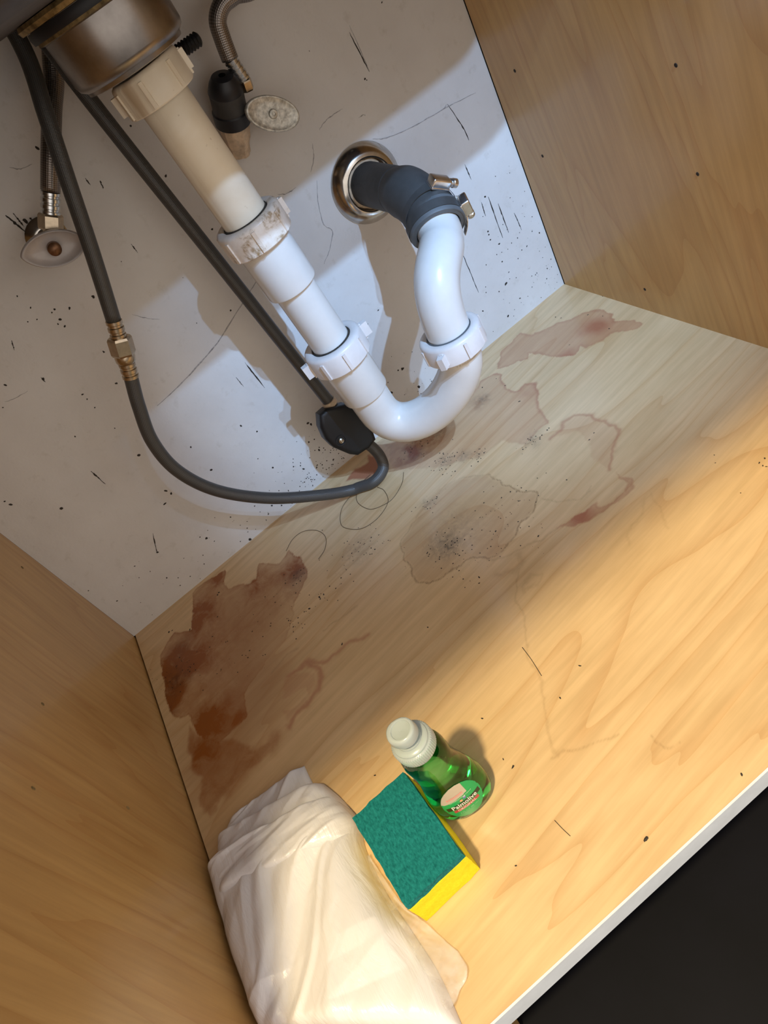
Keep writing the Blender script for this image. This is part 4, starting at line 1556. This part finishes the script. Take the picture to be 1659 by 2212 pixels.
def lnoise(x, y, seed):
    """triangle-faceted value noise: straight creases, flat facets"""
    vnoise(np.zeros(1), np.zeros(1), seed)
    T = _T[seed]
    sk = (x + y) * 0.366
    xs_, ys_ = x + sk, y + sk
    xi, yi = np.floor(xs_).astype(int), np.floor(ys_).astype(int)
    fx, fy = xs_ - xi, ys_ - yi
    a = T[xi % 256, yi % 256]
    b = T[(xi + 1) % 256, yi % 256]
    c_ = T[xi % 256, (yi + 1) % 256]
    d = T[(xi + 1) % 256, (yi + 1) % 256]
    lo = fx + fy <= 1
    return np.where(lo, a + (b - a) * fx + (c_ - a) * fy, d + (c_ - d) * (1 - fx) + (b - d) * (1 - fy)) - 0.5


def crumple(U, V, seed):
    w1 = lnoise(U * 3 + seed, V * 3, seed + 1) * 0.25
    fold = np.abs(lnoise((U + w1) * 5.0 + V * 1.5, V * 1.6 + seed, seed + 5))
    return (1.5 * lnoise((U + w1) * 2.2 + seed * 1.7, (V + w1) * 1.8, seed + 2) + 0.55 * lnoise((U - w1) * 6 + V * 2, V * 3.2 + w1 * 3, seed + 3)
            - 0.9 * fold)


def bag_surface(name, rows_, H, nu, nv, seed, mat, zedge=0.004, ridge=0.004, lift=0.0, thick_bottom=True):
    """closed pillow: top sheet with creases, flat bottom; rows of (left, right) pixels taken at mid height"""
    A = [onZ(*l, H * 0.55 + lift) for l, r in rows_]
    B = [onZ(*r, H * 0.45 + lift) for l, r in rows_]
    n0 = len(rows_) - 1
    Ac = catmull(A, 10)
    Bc = catmull(B, 10)

    def at(cv, t):
        f = t * (len(cv) - 1)
        i = min(len(cv) - 2, int(f))
        return cv[i].lerp(cv[i + 1], f - i)
    U = np.linspace(0, 1, nu)
    V = np.linspace(0, 1, nv)
    UU, VV = np.meshgrid(U, V)
    CRK = crumple(UU, VV, seed)
    verts, faces = [], []
    for j, v in enumerate(V):
        a, b = at(Ac, v), at(Bc, v)
        for i, u in enumerate(U):
            p = a.lerp(b, u)
            e = 1 - abs(2 * u - 1) ** 7
            ev = 1 - abs(2 * v - 1) ** 18
            x, y = p.x, p.y
            h = H * (max(e, 0) ** 0.55) * (max(ev, 0) ** 0.6)
            h += CRK[j, i] * ridge * min(1, 1.6 * max(e, 0)) * min(1, 1.6 * max(ev, 0))
            verts.append(Vector((max(x, 0.0025), y, max(h, 0.0006) + lift)))
    off = len(verts)
    for j, v in enumerate(V):
        a, b = at(Ac, v), at(Bc, v)
        for i, u in enumerate(U):
            p = a.lerp(b, u)
            verts.append(Vector((max(p.x, 0.0025), p.y, 0.0004 + lift)))
    for j in range(nv - 1):
        for i in range(nu - 1):
            p = j * nu + i
            faces.append((p, p + 1, p + nu + 1, p + nu)[::-1])
            faces.append((off + p, off + p + 1, off + p + nu + 1, off + p + nu))
    for j in range(nv - 1):
        for i in (0, nu - 1):
            p = j * nu + i
            faces.append((p, p + nu, off + p + nu, off + p))
    for i in range(nu - 1):
        for j in (0, nv - 1):
            p = j * nu + i
            faces.append((p, p + 1, off + p + 1, off + p))
    o = mesh(name, verts, faces, mat, smooth=True)
    bm_ = bmesh.new()
    bm_.from_mesh(o.data)
    bmesh.ops.recalc_face_normals(bm_, faces=list(bm_.faces))
    bm_.to_mesh(o.data)
    bm_.free()
    return o


bag_main = bag_surface('folded_body', rows, 0.027, 110, 150, 5, M['bag'], ridge=0.0060)
fold_a = bag_surface('fold', [((498, 1762), (652, 1650)), ((480, 1800), (672, 1690)), ((470, 1840), (700, 1730)), ((470, 1880), (740, 1780))], 0.010, 80, 50, 12, M['bag'], ridge=0.0035)
fold_b = bag_surface('fold', [((464, 1806), (690, 1686)), ((462, 1838), (726, 1716)), ((465, 1870), (755, 1752)), ((480, 1900), (760, 1790))], 0.018, 90, 50, 17, M['bag'], ridge=0.0035)
fold_c = bag_surface('fold', [((446, 1868), (716, 1712)), ((442, 1884), (748, 1742)), ((450, 1915), (766, 1768)), ((470, 1950), (770, 1810))], 0.0260, 90, 56, 23, M['bag'], ridge=0.004)
# loose clear flap on the right
Lf = [onZ(*q, 0.006) for q in ((770, 1845), (815, 1925), (870, 2010), (925, 2100), (975, 2190))]
Rf = [onZ(*q, 0.001) for q in ((800, 1850), (868, 1950), (938, 2008), (1010, 2086), (992, 2150))]
Lc_, Rc_ = catmull(Lf, 8), catmull(Rf, 8)
verts, faces = [], []
nv = len(Lc_)
nu = 16
for j in range(nv):
    for i in range(nu):
        u = i / (nu - 1)
        jag = 0.0016 * (vnoise(np.array([j * 0.9]), np.array([0.3]), 4)[0] - 0.5) * (u ** 4)
        p = Lc_[j].lerp(Rc_[j], u)
        wv = 0.0030 * float(vnoise(np.array([u * 4 + 1.0]), np.array([j * 0.35]), 9)[0])
        verts.append(Vector((p.x + jag, p.y, 0.0012 + 0.010 * (1 - u) ** 2 + wv)))
for j in range(nv - 1):
    for i in range(nu - 1):
        p = j * nu + i
        faces.append((p, p + 1, p + nu + 1, p + nu))
flap = mesh('clear_flap', verts, faces, M['film'], smooth=True)
sol = flap.modifiers.new('thickness', 'SOLIDIFY')
sol.thickness = 0.0002
bag = thing('plastic_bag', (0.06, -0.47, 0), 'folded white plastic trash bag lying by the left side panel', 'bag', [bag_main, fold_a, fold_b, fold_c, flap])
